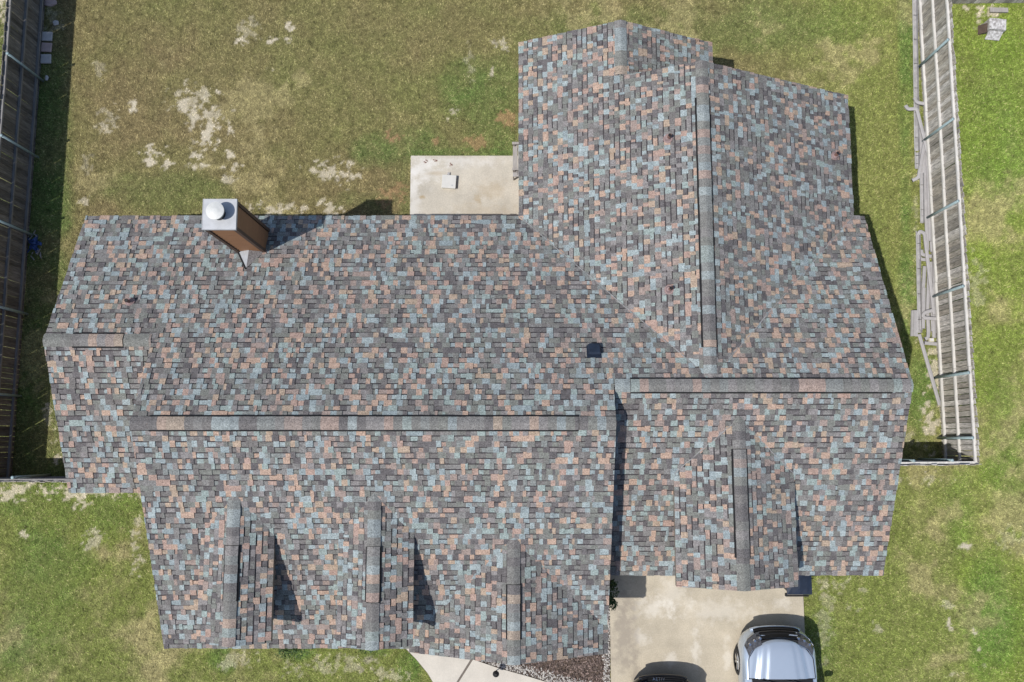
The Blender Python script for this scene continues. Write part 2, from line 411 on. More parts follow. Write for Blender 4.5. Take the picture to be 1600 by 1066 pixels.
# paved outlines (also keep the blades off them)
DRIVE = [(2.68, -2.6), (7.98, -2.6), (7.98, -14), (2.68, -14)]
PATIO = [(-2.95, 5.2), (0.6, 5.2), (0.6, 8.28), (-2.95, 8.28)]
WALK = [at(628, 1008), at(650, 1030), at(668, 1052), at(684, 1080), at(700, 1130), at(900, 1130), at(960, 1090), at(900, 1076), at(860, 1066), at(820, 1054), at(780, 1043), at(742, 1030), at(716, 1017), at(690, 1006)]
WALK = [(p.x, p.y) for p in WALK]
BED = [at(690, 1004), at(716, 1017), at(742, 1030), at(780, 1043), at(820, 1054), at(860, 1066), at(900, 1076), at(953, 1090), at(953, 930), at(690, 930)]
BED = [(p.x, p.y) for p in BED]
def inside(poly, X, Y):
    r = np.zeros(np.shape(X), bool); j = len(poly) - 1
    for i in range(len(poly)):
        (xi, yi), (xj, yj) = poly[i], poly[j]
        with np.errstate(divide='ignore', invalid='ignore'):
            r ^= ((yi > Y) != (yj > Y)) & (X < (xj - xi) * (Y - yi) / (yj - yi + 1e-12) + xi)
        j = i
    return r

# ---------------------------------------------------------------- paving
def slab(poly, z0, z1, mb=None, mi=0):
    mb = mb or MB()
    n = len(poly)
    mb.face([(x, y, z1) for x, y in poly], mi)
    for i in range(n):
        a, b = poly[i], poly[(i + 1) % n]
        mb.face([(a[0], a[1], z0), (b[0], b[1], z0), (b[0], b[1], z1), (a[0], a[1], z1)], mi)
    return mb
def ccw(poly):
    a = sum(poly[i - 1][0] * poly[i][1] - poly[i][0] * poly[i - 1][1] for i in range(len(poly)))
    return poly if a > 0 else poly[::-1]

def stain_mat(name, base, dark, light, spots):
    """concrete with worn-in stains of their own shape"""
    m = mat(name, base, 0.9, var=0.15, scale=1.3, fine=0.12, fscale=30, bump=0.1)
    N, L = m.node_tree.nodes, m.node_tree.links
    b = N['Principled BSDF']
    src = b.inputs['Base Color'].links[0].from_socket
    tc = N.new('ShaderNodeTexCoord')
    nz = N.new('ShaderNodeTexNoise'); nz.inputs['Scale'].default_value = 4.0; nz.inputs['Detail'].default_value = 7
    nz.inputs['Roughness'].default_value = 0.7
    L.new(tc.outputs['Object'], nz.inputs['Vector'])
    for (x, y, rx, ry, s, tone) in spots:
        mp = N.new('ShaderNodeMapping'); mp.vector_type = 'TEXTURE'
        mp.inputs['Location'].default_value = (x, y, 0); mp.inputs['Scale'].default_value = (rx, ry, 1)
        L.new(tc.outputs['Object'], mp.inputs['Vector'])
        sp = N.new('ShaderNodeSeparateXYZ'); L.new(mp.outputs[0], sp.inputs[0])
        cx = N.new('ShaderNodeCombineXYZ'); L.new(sp.outputs[0], cx.inputs[0]); L.new(sp.outputs[1], cx.inputs[1])
        ln = N.new('ShaderNodeVectorMath'); ln.operation = 'LENGTH'; L.new(cx.outputs[0], ln.inputs[0])
        ad = N.new('ShaderNodeMath'); ad.operation = 'MULTIPLY_ADD'
        L.new(nz.outputs['Fac'], ad.inputs[0]); ad.inputs[1].default_value = 4.2; ad.inputs[2].default_value = -2.1
        sm = N.new('ShaderNodeMath'); sm.operation = 'ADD'; L.new(ln.outputs['Value'], sm.inputs[0]); L.new(ad.outputs[0], sm.inputs[1])
        mr = N.new('ShaderNodeMapRange'); mr.inputs['From Min'].default_value = 1.1; mr.inputs['From Max'].default_value = 0.2
        mr.inputs['To Min'].default_value = 0; mr.inputs['To Max'].default_value = s
        L.new(sm.outputs[0], mr.inputs['Value'])
        mx = N.new('ShaderNodeMix'); mx.data_type = 'RGBA'
        L.new(mr.outputs[0], mx.inputs['Factor']); L.new(src, mx.inputs['A']); mx.inputs['B'].default_value = (*(dark if tone == 0 else light), 1)
        src = mx.outputs['Result']
    L.new(src, b.inputs['Base Color'])
    return m
drive_m = stain_mat('stained_driveway_concrete', (0.455, 0.40, 0.305), (0.30, 0.26, 0.21), (0.72, 0.68, 0.60),
                    [(3.05, -5.2, 0.35, 1.2, .75, 0), (3.9, -4.5, 0.5, 0.35, .45, 1), (3.55, -5.3, .25, .25, .4, 1), (4.4, -4.2, .5, .5, .32, 1), (3.1, -4.3, .3, .5, .6, 0), (3.35, -6.1, .12, 1.0, .6, 0),
                     (5.6, -4.6, 1.2, .35, .3, 1), (5.0, -5.6, .12, .6, .45, 1), (4.3, -5.9, .2, .3, .45, 1), (5.85, -5.8, .15, .5, .4, 1), (7.4, -4.4, .3, .2, .4, 1)])
patio_m = stain_mat('stained_patio_concrete', (0.49, 0.45, 0.375), (0.36, 0.27, 0.15), (0.70, 0.68, 0.64),
                    [(-0.55, 7.25, .5, .35, .35, 0), (-2.6, 7.9, .5, .6, .6, 1), (-2.85, 7.0, .2, 1.2, .5, 1), (-1.0, 7.0, .18, .14, .4, 0), (-2.6, 7.05, .1, .06, .8, 0), (-2.3, 7.75, .3, .08, .45, 0), (-1.4, 8.1, 1.4, .18, .4, 1), (-0.8, 6.6, 1.2, .3, .25, 0)])
driveway = kind(slab(ccw(DRIVE), -0.12, 0.035).build('driveway', drive_m), 'structure')
patio = kind(slab(ccw(PATIO), -0.12, 0.06).build('patio', patio_m), 'structure')
# front walk: cast slabs with tooled joints between them
walk = kind(slab(ccw(WALK), -0.12, 0.012).build('front_walk', M['joint']), 'structure')
j1, j2 = at(738, 1026), at(712, 1070)
wa = [(p.x, p.y) for p in (at(630, 1008), at(651, 1030), at(669, 1052), at(684, 1078), at(706, 1078), at(710.5, 1070), at(736.5, 1028), at(716, 1018), at(690, 1007))]
wb = [(p.x, p.y) for p in (at(739.5, 1030), at(713.5, 1071), at(710, 1078), at(702, 1128), at(898, 1128), at(955, 1090), at(900, 1077), at(860, 1067), at(820, 1055), at(780, 1044))]
for k, p in enumerate((wa, wb)):
    slab(ccw(p), 0.0, 0.04 + 0.006 * k).build('slab', M['walk'], walk)
bed = kind(slab(ccw(BED), -0.1, 0.0).build('flower_bed', M['soil']), 'structure')

# ---------------------------------------------------------------- grass blades
NB = 1350000
bx, by = RNG.uniform(-17.5, 17.5, NB), RNG.uniform(-8.3, 15.2, NB)
bc, bb = ground_color(bx, by)
keep = np.ones(NB, bool)
for poly in (DRIVE, PATIO, WALK, BED): keep &= ~inside(poly, bx + RNG.normal(0, 0.03, NB), by + RNG.normal(0, 0.03, NB))
for (x0, x1, y0, y1) in ((-10.3, -8, -0.8, 5.2), (-8, 2, -4.3, 5.2), (2, 8.6, -2.6, 5.2), (0.6, 8.4, 5, 8.6), (0.6, 4.9, 8, 10)):
    keep &= ~((bx > x0) & (bx < x1) & (by > y0) & (by < y1))
keep &= RNG.random(NB) > bb * 0.93
bx, by, bc = bx[keep], by[keep], bc[keep]
NB = len(bx)
ang = RNG.uniform(0, 2 * np.pi, NB); ln_ = RNG.uniform(0.03, 0.075, NB); hh = RNG.uniform(0.012, 0.045, NB); wd = RNG.uniform(0.006, 0.013, NB)
gz = (fbm(bx, by) - 0.5) * 0.05 - 0.03
dx, dy = np.cos(ang), np.sin(ang)
bv_ = np.empty((NB, 3, 3))
bv_[:, 0] = np.stack([bx - dy * wd, by + dx * wd, gz], -1)
bv_[:, 1] = np.stack([bx + dy * wd, by - dx * wd, gz], -1)
bv_[:, 2] = np.stack([bx + dx * ln_, by + dy * ln_, gz + hh], -1)
tone = np.clip(RNG.normal(1.0, 0.20, NB) + (make_noise(21, .055)(bx, by) - .5) * .85 + (make_noise(22, .12)(bx, by) - .5) * .5, 0.2, 2.2)[:, None]
dryb = (RNG.random(NB) < 0.10)[:, None] * RNG.uniform(0.3, 0.8, NB)[:, None]
cb = (bc * (1 - dryb) + STRAW * dryb * 1.1) * tone * GAIN_TURF * 1.25
cb = np.repeat(cb[:, None, :], 3, 1).reshape(-1, 3)
grass = kind(link(bpy.data.objects.new('grass', np_mesh('grass', bv_.reshape(-1, 3), np.arange(NB * 3).reshape(-1, 3), BLADE, cb))), 'stuff')

# ---------------------------------------------------------------- mulch and gravel in the bed
def pebbles(name, n, pts_ok, size, mats, flat=0.6, zb=0.0):
    base_v = np.array([(1, 0, 0), (-1, 0, 0), (0, 1, 0), (0, -1, 0), (0, 0, 1), (0, 0, -1)], float)
    base_f = np.array([(0, 2, 4), (2, 1, 4), (1, 3, 4), (3, 0, 4), (2, 0, 5), (1, 2, 5), (3, 1, 5), (0, 3, 5)])
    mb = MB(); c = 0
    xs_ = [p[0] for p in BED]; ys_ = [p[1] for p in BED]
    while c < n:
        x, y = random.uniform(min(xs_), max(xs_)), random.uniform(min(ys_), max(ys_))
        if not pts_ok(x, y): continue
        c += 1
        s = [random.uniform(*size) for _ in range(3)]; s[2] *= flat
        if name == 'mulch': s[0] *= 2.2
        a = random.uniform(0, 6.28); ca, sa = math.cos(a), math.sin(a)
        vs = [(x + (v[0] * s[0] * ca - v[1] * s[1] * sa), y + (v[0] * s[0] * sa + v[1] * s[1] * ca), zb + 0.01 + v[2] * s[2] + random.uniform(0, .012)) for v in base_v]
        mb.quads(vs, [tuple(f) for f in base_f], random.randrange(len(mats)))
    return kind(mb.build(name, mats), 'stuff')
edge = [at(690, 1006), at(742, 1030), at(820, 1054), at(900, 1076), at(953, 1090)]
def edge_dist(x, y):
    best = 9
    for a, b in zip(edge[:-1], edge[1:]):
        d = Vector((b.x - a.x, b.y - a.y)); t = max(0, min(1, (Vector((x - a.x, y - a.y)).dot(d)) / d.length_squared))
        best = min(best, math.hypot(x - a.x - d.x * t, y - a.y - d.y * t))
    return best
inb = lambda x, y: bool(inside(BED, np.array(x), np.array(y)))
def is_gravel(x, y): return inb(x, y) and y < -4.2 and (edge_dist(x, y) < 0.22 + random.uniform(-.1, .08) or x > 2.50 + random.uniform(-.05, .05))
def is_mulch(x, y): return inb(x, y) and y < -4.2 and edge_dist(x, y) > 0.16 and x < 2.55
pebbles('gravel', 1900, is_gravel, (0.014, 0.036), [M['gravel'], M['gravel2'], M['gravel'], M['paver'], M['mulch'], M['gravel']])
MU = [M['mulch'], mat('dark_mulch', (0.055, 0.04, 0.035), .95), mat('pale_mulch', (0.27, 0.20, 0.17), .95), mat('red_mulch', (0.15, 0.11, 0.095), .95)]
pebbles('mulch', 5600, is_mulch, (0.010, 0.024), MU)

# ---------------------------------------------------------------- the house
house = thing('house', 'low gabled house roofed in mixed grey, blue and terracotta shingles, seen from above', 'house')
EXPO = 0.137
class Plane:
    """a roof slope: axis the slope runs along, side of its eave (+1/-1), eave position and height, pitch, plan rectangles"""
    def __init__(s, axis, sgn, e, ze, p, rects):
        s.axis, s.sgn, s.e, s.ze, s.p, s.rects = axis, sgn, e, ze, p, rects
        s.c = 1 / math.sqrt(1 + p * p); s.s = p * s.c
        if axis == 'Y':
            s.V = Vector((0, -sgn * s.c, s.s)); s.U = Vector((-sgn, 0, 0)); s.O = Vector((0, e, ze))
        else:
            s.V = Vector((-sgn * s.c, 0, s.s)); s.U = Vector((0, sgn, 0)); s.O = Vector((e, 0, ze))
        s.N = s.U.cross(s.V)
        s.ar = []                                   # rectangles in (along-eave a, up-slope distance t)
        for (u0, u1, v0, v1) in rects:              # u: coordinate along the eave, v: coordinate along the slope
            a0, a1 = sorted((u0 * (s.U.x + s.U.y), u1 * (s.U.x + s.U.y)))
            t0, t1 = sorted((abs(v0 - e), abs(v1 - e)))
            s.ar.append((a0, a1, t0 / s.c, t1 / s.c))
    def z(s, X, Y):
        u, v = (X, Y) if s.axis == 'Y' else (Y, X)
        for (u0, u1, v0, v1) in s.rects:
            if u0 <= u <= u1 and min(v0, v1) <= v <= max(v0, v1): return s.ze + s.p * abs(v - s.e)
        return -9
    def P(s, a, t, h=0.0): return s.O + s.U * a + s.V * t + s.N * h

P46 = 0.46
RIDGE_W, RIDGE_M, RIDGE_G = 2.36, 0.405, 1.265
ZW, ZM, ZG = 2.6 + P46 * 3.41, 2.6 + P46 * 5.365, 2.6 + P46 * 4.505
planes = [
    Plane('Y', 1, 5.77, 2.6, P46, [(-10.97, 9.08, RIDGE_W, 5.77), (-8.42, 9.08, RIDGE_G, RIDGE_W), (-8.42, 2.30, RIDGE_M, RIDGE_G)]),
    Plane('Y', -1, -1.25, 2.6, (ZW - 2.6) / 3.61, [(-10.97, -8.2, -1.25, RIDGE_W)]),
    Plane('Y', -1, -4.96, 2.6, P46, [(-8.42, 2.30, -4.96, RIDGE_M)]),
    Plane('Y', -1, -3.24, 2.6, P46, [(2.1, 9.08, -3.24, RIDGE_G)]),
    Plane('X', -1, 0.18, 2.6, P46, [(1.2, 9.02, 0.18, 4.525), (9.02, 10.48, 0.18, 2.72)]),
    Plane('X', 1, 8.80, 2.6, (0.46 * 4.345) / 4.275, [(1.2, 9.02, 4.525, 8.80)]),
    Plane('X', 1, 5.28, 2.6, (0.46 * 2.54) / 2.56, [(8.6, 10.48, 2.72, 5.28)]),
]
# front gables and dormers: ridge x, half width, eave z, pitch, front y, top y
DORM = {'a': (-6.32, 0.84, 3.92, 0.46, -4.53, -1.1), 'b': (-3.12, 0.86, 3.93, 0.46, -4.60, -1.0), 'c': (0.04, 2.5, 2.72, 0.46, -5.03, -2.0), 'd': (5.2, 1.40, 3.75, 0.42, -3.32, 0.75)}
for k, (rx, hw, ze, p, y0, y1) in DORM.items():
    xr = min(rx + hw, 2.30) if k == 'c' else rx + hw
    planes.append(Plane('X', -1, rx - hw, ze, p, [(y0, y1, rx - hw, rx)]))
    pr = Plane('X', 1, rx + hw, ze, p, [(y0, y1, rx, rx + hw)])
    if k == 'c':
        pr.rects = [(y0, y1, rx, xr)]; pr.ar = [(y0, y1, (rx + hw - xr) / pr.c, hw / pr.c)]
    planes.append(pr)

# roof deck: slabs below the shingles, with painted edges
deck = MB()
for pl in planes:
    for (a0, a1, t0, t1) in pl.ar:
        T = [pl.P(a, t, -0.016) for (a, t) in ((a0, t0), (a1, t0), (a1, t1), (a0, t1))]
        B = [q - Vector((0, 0, 0.15)) for q in T]
        deck.face(T, 0)
        deck.face(B[::-1], 1)
        for i in range(4):
            j = (i + 1) % 4
            deck.face([B[i], B[j], T[j], T[i]], 1)
roof = deck.build('roof', [M['felt'], M['fascia']], house)

def others(pl, X, Y):
    # a dormer's open overhang does not hide the slope below it from the side
    return max([q.z(X, Y) for q in planes if q is not pl and not (planes.index(q) >= 7 and abs(X - q.e) < 0.45 and q.ze > 3)] + [-9])

# every tab of every course
tabs = []
for pi, pl in enumerate(planes):
    amin = min(r[0] for r in pl.ar); amax = max(r[1] for r in pl.ar); tmax = max(r[3] for r in pl.ar)
    k = 0; prev = None
    while k * EXPO < tmax - 0.01:
        s0, s1 = k * EXPO, (k + 1) * EXPO
        a = amin - random.uniform(0, 0.3)
        tone = random.choices(range(len(TONES)), TW)[0]
        while a < amax:
            wdt = random.choice((0.06, 0.08, 0.10, 0.11, 0.12, 0.13, 0.14, 0.16, 0.19)) * random.uniform(0.92, 1.1)
            if random.random() > 0.08:
                last = tone
                for _ in range(2):
                    tone = random.choices(range(len(TONES)), TW)[0]
                    if (tone < 3, 3 <= tone < 7, 7 <= tone < 10) != (last < 3, 3 <= last < 7, 7 <= last < 10) : break
            raised = random.random() < (0.72 if tone < 7 else 0.40)
            for (a0, a1, t0, t1) in pl.ar:
                c0, c1, d0, d1 = max(a, a0), min(a + wdt, a1), max(s0, t0), min(s1, t1)
                if c1 - c0 < 0.012 or d1 - d0 < 0.012: continue
                full = c1 - c0 > wdt - 1e-4 and d1 - d0 > EXPO - 1e-4
                pts = [pl.P(x, y) for x in (c0, c1) for y in (d0, d1)] + [pl.P((c0 + c1) / 2, (d0 + d1) / 2)]
                ov = [others(pl, q.x, q.y) - q.z for q in pts]
                if min(ov) > 0.03: continue
                vis = full and max(ov) < -0.02
                q = pts[4]
                sc = FOC / (CAM_H - q.z)
                cosv = abs(pl.N.dot((Vector((0, 0, CAM_H)) - q).normalized()))
                size = (c1 - c0) * EXPO * sc * sc * cosv if vis else 0
                tabs.append((size, pi, c0, c1, d0, d1, tone, raised))
            a += wdt
        k += 1
tabs.sort(key=lambda t: -t[0])

def tab_mesh(mb, w0, w1, l0, l1, f0, f1, hb, fn, mi, tuck=0.014, band=False, dark=1):
    """one tab: sloping top, butt edge and two cheeks. f0,f1: fraction of the exposure covered"""
    z0, z1 = hb + 0.010 - 0.011 * f0, hb + 0.010 - 0.011 * (f1 + tuck / EXPO)
    l1 = l1 + tuck if f1 > 0.99 else l1
    a = [fn(w0, l0, z0), fn(w1, l0, z0), fn(w1, l1, z1), fn(w0, l1, z1)]
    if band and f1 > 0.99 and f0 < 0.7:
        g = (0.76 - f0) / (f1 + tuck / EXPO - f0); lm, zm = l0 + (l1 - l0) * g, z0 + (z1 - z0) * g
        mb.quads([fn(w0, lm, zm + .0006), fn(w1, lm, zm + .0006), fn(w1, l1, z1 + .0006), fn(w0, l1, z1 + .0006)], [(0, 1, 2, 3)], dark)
    b = [fn(w0, l0, -0.014), fn(w1, l0, -0.014), fn(w1, l1, -0.014), fn(w0, l1, -0.014)]
    mb.quads(a + b, [(0, 1, 2, 3), (4, 5, 1, 0), (5, 6, 2, 1), (7, 4, 0, 3)], mi)
HB = (0.000, 0.020)
N_IND = 300
proto = {}
for i, (size, pi, c0, c1, d0, d1, tone, raised) in enumerate(tabs[:N_IND]):
    key = (tone, raised)
    if key not in proto:
        mb = MB()
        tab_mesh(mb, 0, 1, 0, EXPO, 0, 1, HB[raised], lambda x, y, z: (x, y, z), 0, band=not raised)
        proto[key] = mb.mesh('shingle', [SH[tone], SH[-1]])
    pl = planes[pi]
    O = pl.P(c0, d0); U = pl.U * (c1 - c0)
    mtx = Matrix(((U.x, pl.V.x, pl.N.x, O.x), (U.y, pl.V.y, pl.N.y, O.y), (U.z, pl.V.z, pl.N.z, O.z), (0, 0, 0, 1)))
    inst('shingle', proto[key], mtx, roof)
rest = MB()
for (size, pi, c0, c1, d0, d1, tone, raised) in tabs[N_IND:]:
    pl = planes[pi]
    k = math.floor(d0 / EXPO + 1e-6)
    f0, f1 = d0 / EXPO - k, d1 / EXPO - k
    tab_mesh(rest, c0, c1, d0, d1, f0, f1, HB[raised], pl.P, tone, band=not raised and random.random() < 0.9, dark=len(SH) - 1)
kind(rest.build('shingles', SH, roof), 'stuff')

# ridge caps and shingle-over ridge vents
def cap_mesh(tone, wide):
    mb = MB(); hw = wide
    rows = []
    for (x, dz) in ((0, 0.010), (0.215, 0.003)):
        rows.append([(x, y, dz + 0.020 - 0.44 * (math.sqrt(y * y + 0.0009) - 0.03)) for y in [hw * q / 4 for q in range(-4, 5)]])
    mb.grid([rows[0], rows[1]], 0)
    mb.grid([[(p[0], p[1], p[2] - 0.02) for p in rows[0]], rows[0]], 0)
    for e in (0, -1):
        a, b = rows[0][e], rows[1][e]
        d = Vector((0, 0, -0.03))
        f = [Vector(a), Vector(b), Vector(b) + d, Vector(a) + d]
        mb.face(f if e == -1 else f[::-1], 0)
    me = mb.mesh('ridge_cap', CAPM[tone], False)
    return me
caps = {}
def ridge(p0, p1, vent=None, rev=False):
    """caps from p0 to p1; vent = (t0, t1) metres from p0"""
    p0, p1 = Vector(p0), Vector(p1)
    L = (p1 - p0).length; d = (p1 - p0).normalized(); side = Vector((0, 0, 1)).cross(d)
    vo = None
    if vent:
        mb = MB(); hw, th = 0.180, 0.040
        prof = [(-hw, -0.44 * hw - 0.02), (-hw, -0.44 * hw + th), (-0.02, th + 0.012), (0.02, th + 0.012), (hw, -0.44 * hw + th), (hw, -0.44 * hw - 0.02)]
        rows = [[(x, y, z) for (y, z) in prof] for x in (vent[0], vent[1])]
        mb.grid(rows, 0)
        mb.face(rows[0][::-1], 0); mb.face(rows[1], 0)
        vo = mb.build('ridge_vent', M['blackgap'], house)
        vo.matrix_local = Matrix(((d.x, side.x, 0, p0.x), (d.y, side.y, 0, p0.y), (0, 0, 1, p0.z), (0, 0, 0, 1)))
    tone = 0
    runs = [(0, vent[0] - .01, False), (vent[0] + .006, vent[1] - .006, True), (vent[1] + .012, L, False)] if vent else [(0, L, False)]
    fr = Matrix(((d.x, side.x, 0, p0.x), (d.y, side.y, 0, p0.y), (0, 0, 1, p0.z), (0, 0, 0, 1)))
    for (x, xe, iv) in runs:
        while x < xe - 0.03:
            st = min(0.2, xe - x)
            if random.random() > 0.12: tone = random.choices(range(len(TONES)), TW)[0]
            key = (tone, iv)
            if key not in caps: caps[key] = cap_mesh(tone, 0.146 if iv else 0.150)
            loc = Matrix.Translation((x, random.uniform(-.004, .004), 0.036 if iv else 0.004)) @ Matrix.Rotation(random.uniform(-.012, .012), 4, 'Z') @ Matrix.Diagonal((min(1, (st + (.0 if st < .2 else .2)) / 0.2) if st < .2 else 1, 1, 1, 1))
            if iv: inst('ridge_cap', caps[key], loc, vo)
            else: inst('ridge_cap', caps[key], fr @ loc, roof)
            x += st
def rx_(px0, px1, y, z, x0): return tuple(abs(at(q, y, z).x - x0) for q in (px0, px1))
def ry_(x, py0, py1, z, y0): return tuple(sorted(abs(at(x, q, z).y - y0) for q in (py0, py1)))
ridge((-10.97, RIDGE_W, ZW), (-8.45, RIDGE_W, ZW), rx_(112, 192, 535, ZW, -10.97))
ridge((-8.42, RIDGE_M, ZM), (2.30, RIDGE_M, ZM), rx_(232, 904, 658, ZM, -8.42))
ridge((2.33, RIDGE_G, ZG), (9.08, RIDGE_G, ZG), rx_(985, 1395, 601, ZG, 2.33))
zr = 2.6 + P46 * 4.345
ridge((4.525, 9.02, zr), (4.525, 1.35, zr), ry_(1098, 152, 542, zr, 9.02))
ridge((2.72, 10.48, 2.6 + P46 * 2.54), (2.72, 9.05, 2.6 + P46 * 2.54))
VY = {'a': (853, 940), 'b': (855, 941), 'c': (914, 1000), 'd': (702, 872)}
VXp = {'a': 360, 'b': 583, 'c': 803, 'd': 1160}
for k, (rx, hw, ze, p, y0, y1) in DORM.items():
    z = ze + p * hw
    yt = {'a': -1.20, 'b': -1.12, 'c': -2.15, 'd': 0.58}[k]
    a, b = (at(VXp[k], q, z).y for q in VY[k])
    ridge((rx, y0, z), (rx, yt, z), (b - y0, a - y0))

# cut lines of the closed valleys
valley_m = mat('valley_cut_shingle', (0.25, 0.245, 0.24), 0.95, var=0.3, scale=6, fine=0.3, fscale=42)
def valley(x0, y0, x1, y1, n=14):
    pts = []
    for i in range(n + 1):
        X, Y = x0 + (x1 - x0) * i / n, y0 + (y1 - y0) * i / n
        pts.append(Vector((X + random.uniform(-.012, .012), Y, max(q.z(X, Y) for q in planes) + .028)))
    d = (pts[-1] - pts[0]).normalized(); sd = d.cross(Vector((0, 0, 1))).normalized() * .013
    mb = MB()
    mb.grid([[p - sd * random.uniform(.6, 1.2) for p in pts], [p + Vector((0, 0, .004)) for p in pts], [p + sd * random.uniform(.6, 1.2) for p in pts]][::-1])
    return mb.build('valley_edge', valley_m, roof)
valley(0.22, 5.73, 4.2, 1.72, 26)
valley(8.70, 5.68, 4.95, 1.85, 24)
for k, (rx, hw, ze, p, y0, y1) in [q for q in DORM.items() if q[0] == 'd']:
    pl = planes[3] if k == 'd' else planes[2]
    yr_ = pl.e + (ze + p * hw - 2.6) / pl.p; ye_ = pl.e + (ze - 2.6) / pl.p
    for s_ in (-1, 1):
        xe = rx + s_ * hw
        if k == 'c' and s_ < 0: xe, ye_ = rx - 1.95, pl.e + (ze + p * .55 - 2.6) / pl.p
        if k == 'c' and s_ > 0: xe, ye_ = 2.28, pl.e + (ze + p * (hw - (2.28 - rx)) - 2.6) / pl.p
        valley(xe, ye_, rx + s_ * .1, yr_ - .1)

# walls under the roofs
def wall(poly, name='wall', m='brick'):
    """poly: list of (x, y, ztop)"""
    mb = MB(); n = len(poly)
    for i in range(n):
        a, b = poly[i], poly[(i + 1) % n]
        mb.face([(a[0], a[1], -0.05), (b[0], b[1], -0.05), (b[0], b[1], b[2]), (a[0], a[1], a[2])])
    return mb.build(name, M[m], house)
Wm = 0.35
wall([(-10.6, -0.9, 2.55), (-8.1, -0.9, 2.55), (-8.1, -4.6, 2.55), (2.0, -4.6, 2.55), (2.0, -2.85, 2.55), (8.75, -2.85, 2.55), (8.75, 5.4, 2.55), (8.5, 5.42, 2.55), (8.5, 8.7, 2.55),
      (4.9, 8.72, 2.55), (4.9, 10.15, 2.55), (0.55, 10.15, 2.55), (0.55, 5.42, 2.55), (-10.6, 5.42, 2.55)])
def gable_wall(axis, c, u0, u1, um, z0, z1):
    mb = MB()
    P = [(u0, z0), (u1, z0), (um, z1)]
    mb.face([(c, u, z) if axis == 'X' else (u, c, z) for u, z in P])
    return mb.build('gable_wall', M['siding'], house)
gable_wall('X', -10.6, -0.9, 5.42, RIDGE_W, 2.5, ZW - 0.2)
gable_wall('X', -8.1, -4.6, 5.0, RIDGE_M, 2.5, ZM - 0.2)
gable_wall('X', 2.0, -4.6, 5.0, RIDGE_M, 2.5, ZM - 0.2)
gable_wall('X', 8.75, -2.85, 5.42, RIDGE_G, 2.5, ZG - 0.2)
gable_wall('Y', 8.7, 0.6, 8.5, 4.525, 2.5, zr - 0.2)
gable_wall('Y', 10.15, 0.6, 4.9, 2.72, 2.5, 3.5)
for k in 'abcd':
    rx, hw, ze, p, y0, y1 = DORM[k]
    q = hw - (0.3 if k != 'c' else 0.5)
    mb = MB(); zt = ze + p * (hw - q) - 0.16; zp = ze + p * hw - 0.17; yf = y0 + 0.3; yb = yf + (2.6 if k in 'ab' else 1.2 if k == 'c' else 3.0)
    base = 2.3
    mb.face([(rx - q, yf, base), (rx + q, yf, base), (rx + q, yf, zt), (rx, yf, zp), (rx - q, yf, zt)])
    mb.face([(rx + q, yf, base), (rx + q, yb, base), (rx + q, yb, zt), (rx + q, yf, zt)])
    mb.face([(rx - q, yb, base), (rx - q, yf, base), (rx - q, yf, zt), (rx - q, yb, zt)])
    mb.build('dormer_wall', M['siding'], house)
gd = MB()
for r_ in range(4):
    gd.box(3.0, 7.7, -2.90, -2.86, 0.04 + r_ * 0.55, 0.57 + r_ * 0.55)
gd.build('garage_door', M['gutw'], house)

# chimney: lap siding boxed chase, sheet metal cap, round cowl
CX0, CX1, CY0, CY1, CZ = -6.85, -6.20, 4.74, 5.33, 5.42
chim = MB()
chim.box(CX0, CX1, CY0, CY1, 2.2, CZ - 0.04)
chimney = chim.build('chimney', M['trim'], house)
z = 2.55
while z < CZ - 0.1:
    z2 = min(z + 0.165, CZ - 0.05)
    for (a, b) in (((CX0, CY0), (CX1, CY0)), ((CX1, CY0), (CX1, CY1)), ((CX1, CY1), (CX0, CY1)), ((CX0, CY1), (CX0, CY0))):
        d = Vector((b[0] - a[0], b[1] - a[1], 0)).normalized(); n = Vector((d.y, -d.x, 0))
        A, B = Vector((a[0], a[1], 0)) + d * 0.055, Vector((b[0], b[1], 0)) - d * 0.055
        mb = MB()
        lo_, hi_ = Vector((0, 0, z)), Vector((0, 0, z2 + 0.01))
        mb.face([A + lo_ + n * .022, B + lo_ + n * .022, B + hi_ + n * .006, A + hi_ + n * .006])
        mb.face([A + lo_, B + lo_, B + lo_ + n * .022, A + lo_ + n * .022])
        mb.build('siding_board', M['siding'], chimney)
    z += 0.165
for (x, y) in ((CX0, CY0), (CX1, CY0), (CX1, CY1), (CX0, CY1)):
    mb = MB(); mb.box(x - 0.04, x + 0.04, y - 0.04, y + 0.04, 2.5, CZ - 0.035)
    mb.build('corner_trim', M['trim'], chimney)
mb = MB(); mb.box(CX0 - 0.05, CX1 + 0.05, CY0 - 0.05, CY1 + 0.05, CZ - 0.03, CZ)
mb.box(CX0 - 0.056, CX1 + 0.056, CY0 - 0.056, CY0 - 0.046, CZ - 0.07, CZ + 0.006); mb.box(CX0 - 0.056, CX1 + 0.056, CY1 + 0.046, CY1 + 0.056, CZ - 0.07, CZ + 0.006)
mb.box(CX0 - 0.056, CX0 - 0.046, CY0 - 0.04, CY1 + 0.04, CZ - 0.07, CZ + 0.006); mb.box(CX1 + 0.046, CX1 + 0.056, CY0 - 0.04, CY1 + 0.04, CZ - 0.07, CZ + 0.006)
ccap = mb.build('chimney_cap', M['galv'], chimney)
cc = ((CX0 + CX1) / 2 + 0.0, (CY0 + CY1) / 2)
mb = MB(); mb.cone(cc, 0.14, 0.14, CZ, CZ + 0.24, 24); mb.build('flue', M['black'], chimney, True)
mb = MB(); mb.cone(cc, 0.195, 0.20, CZ + 0.24, CZ + 0.29, 32); mb.cone(cc, 0.20, 0.06, CZ + 0.29, CZ + 0.325, 32); mb.cone(cc, 0.06, 0.005, CZ + 0.325, CZ + 0.33, 16)
mb.build('cowl', M['lidm'], chimney)
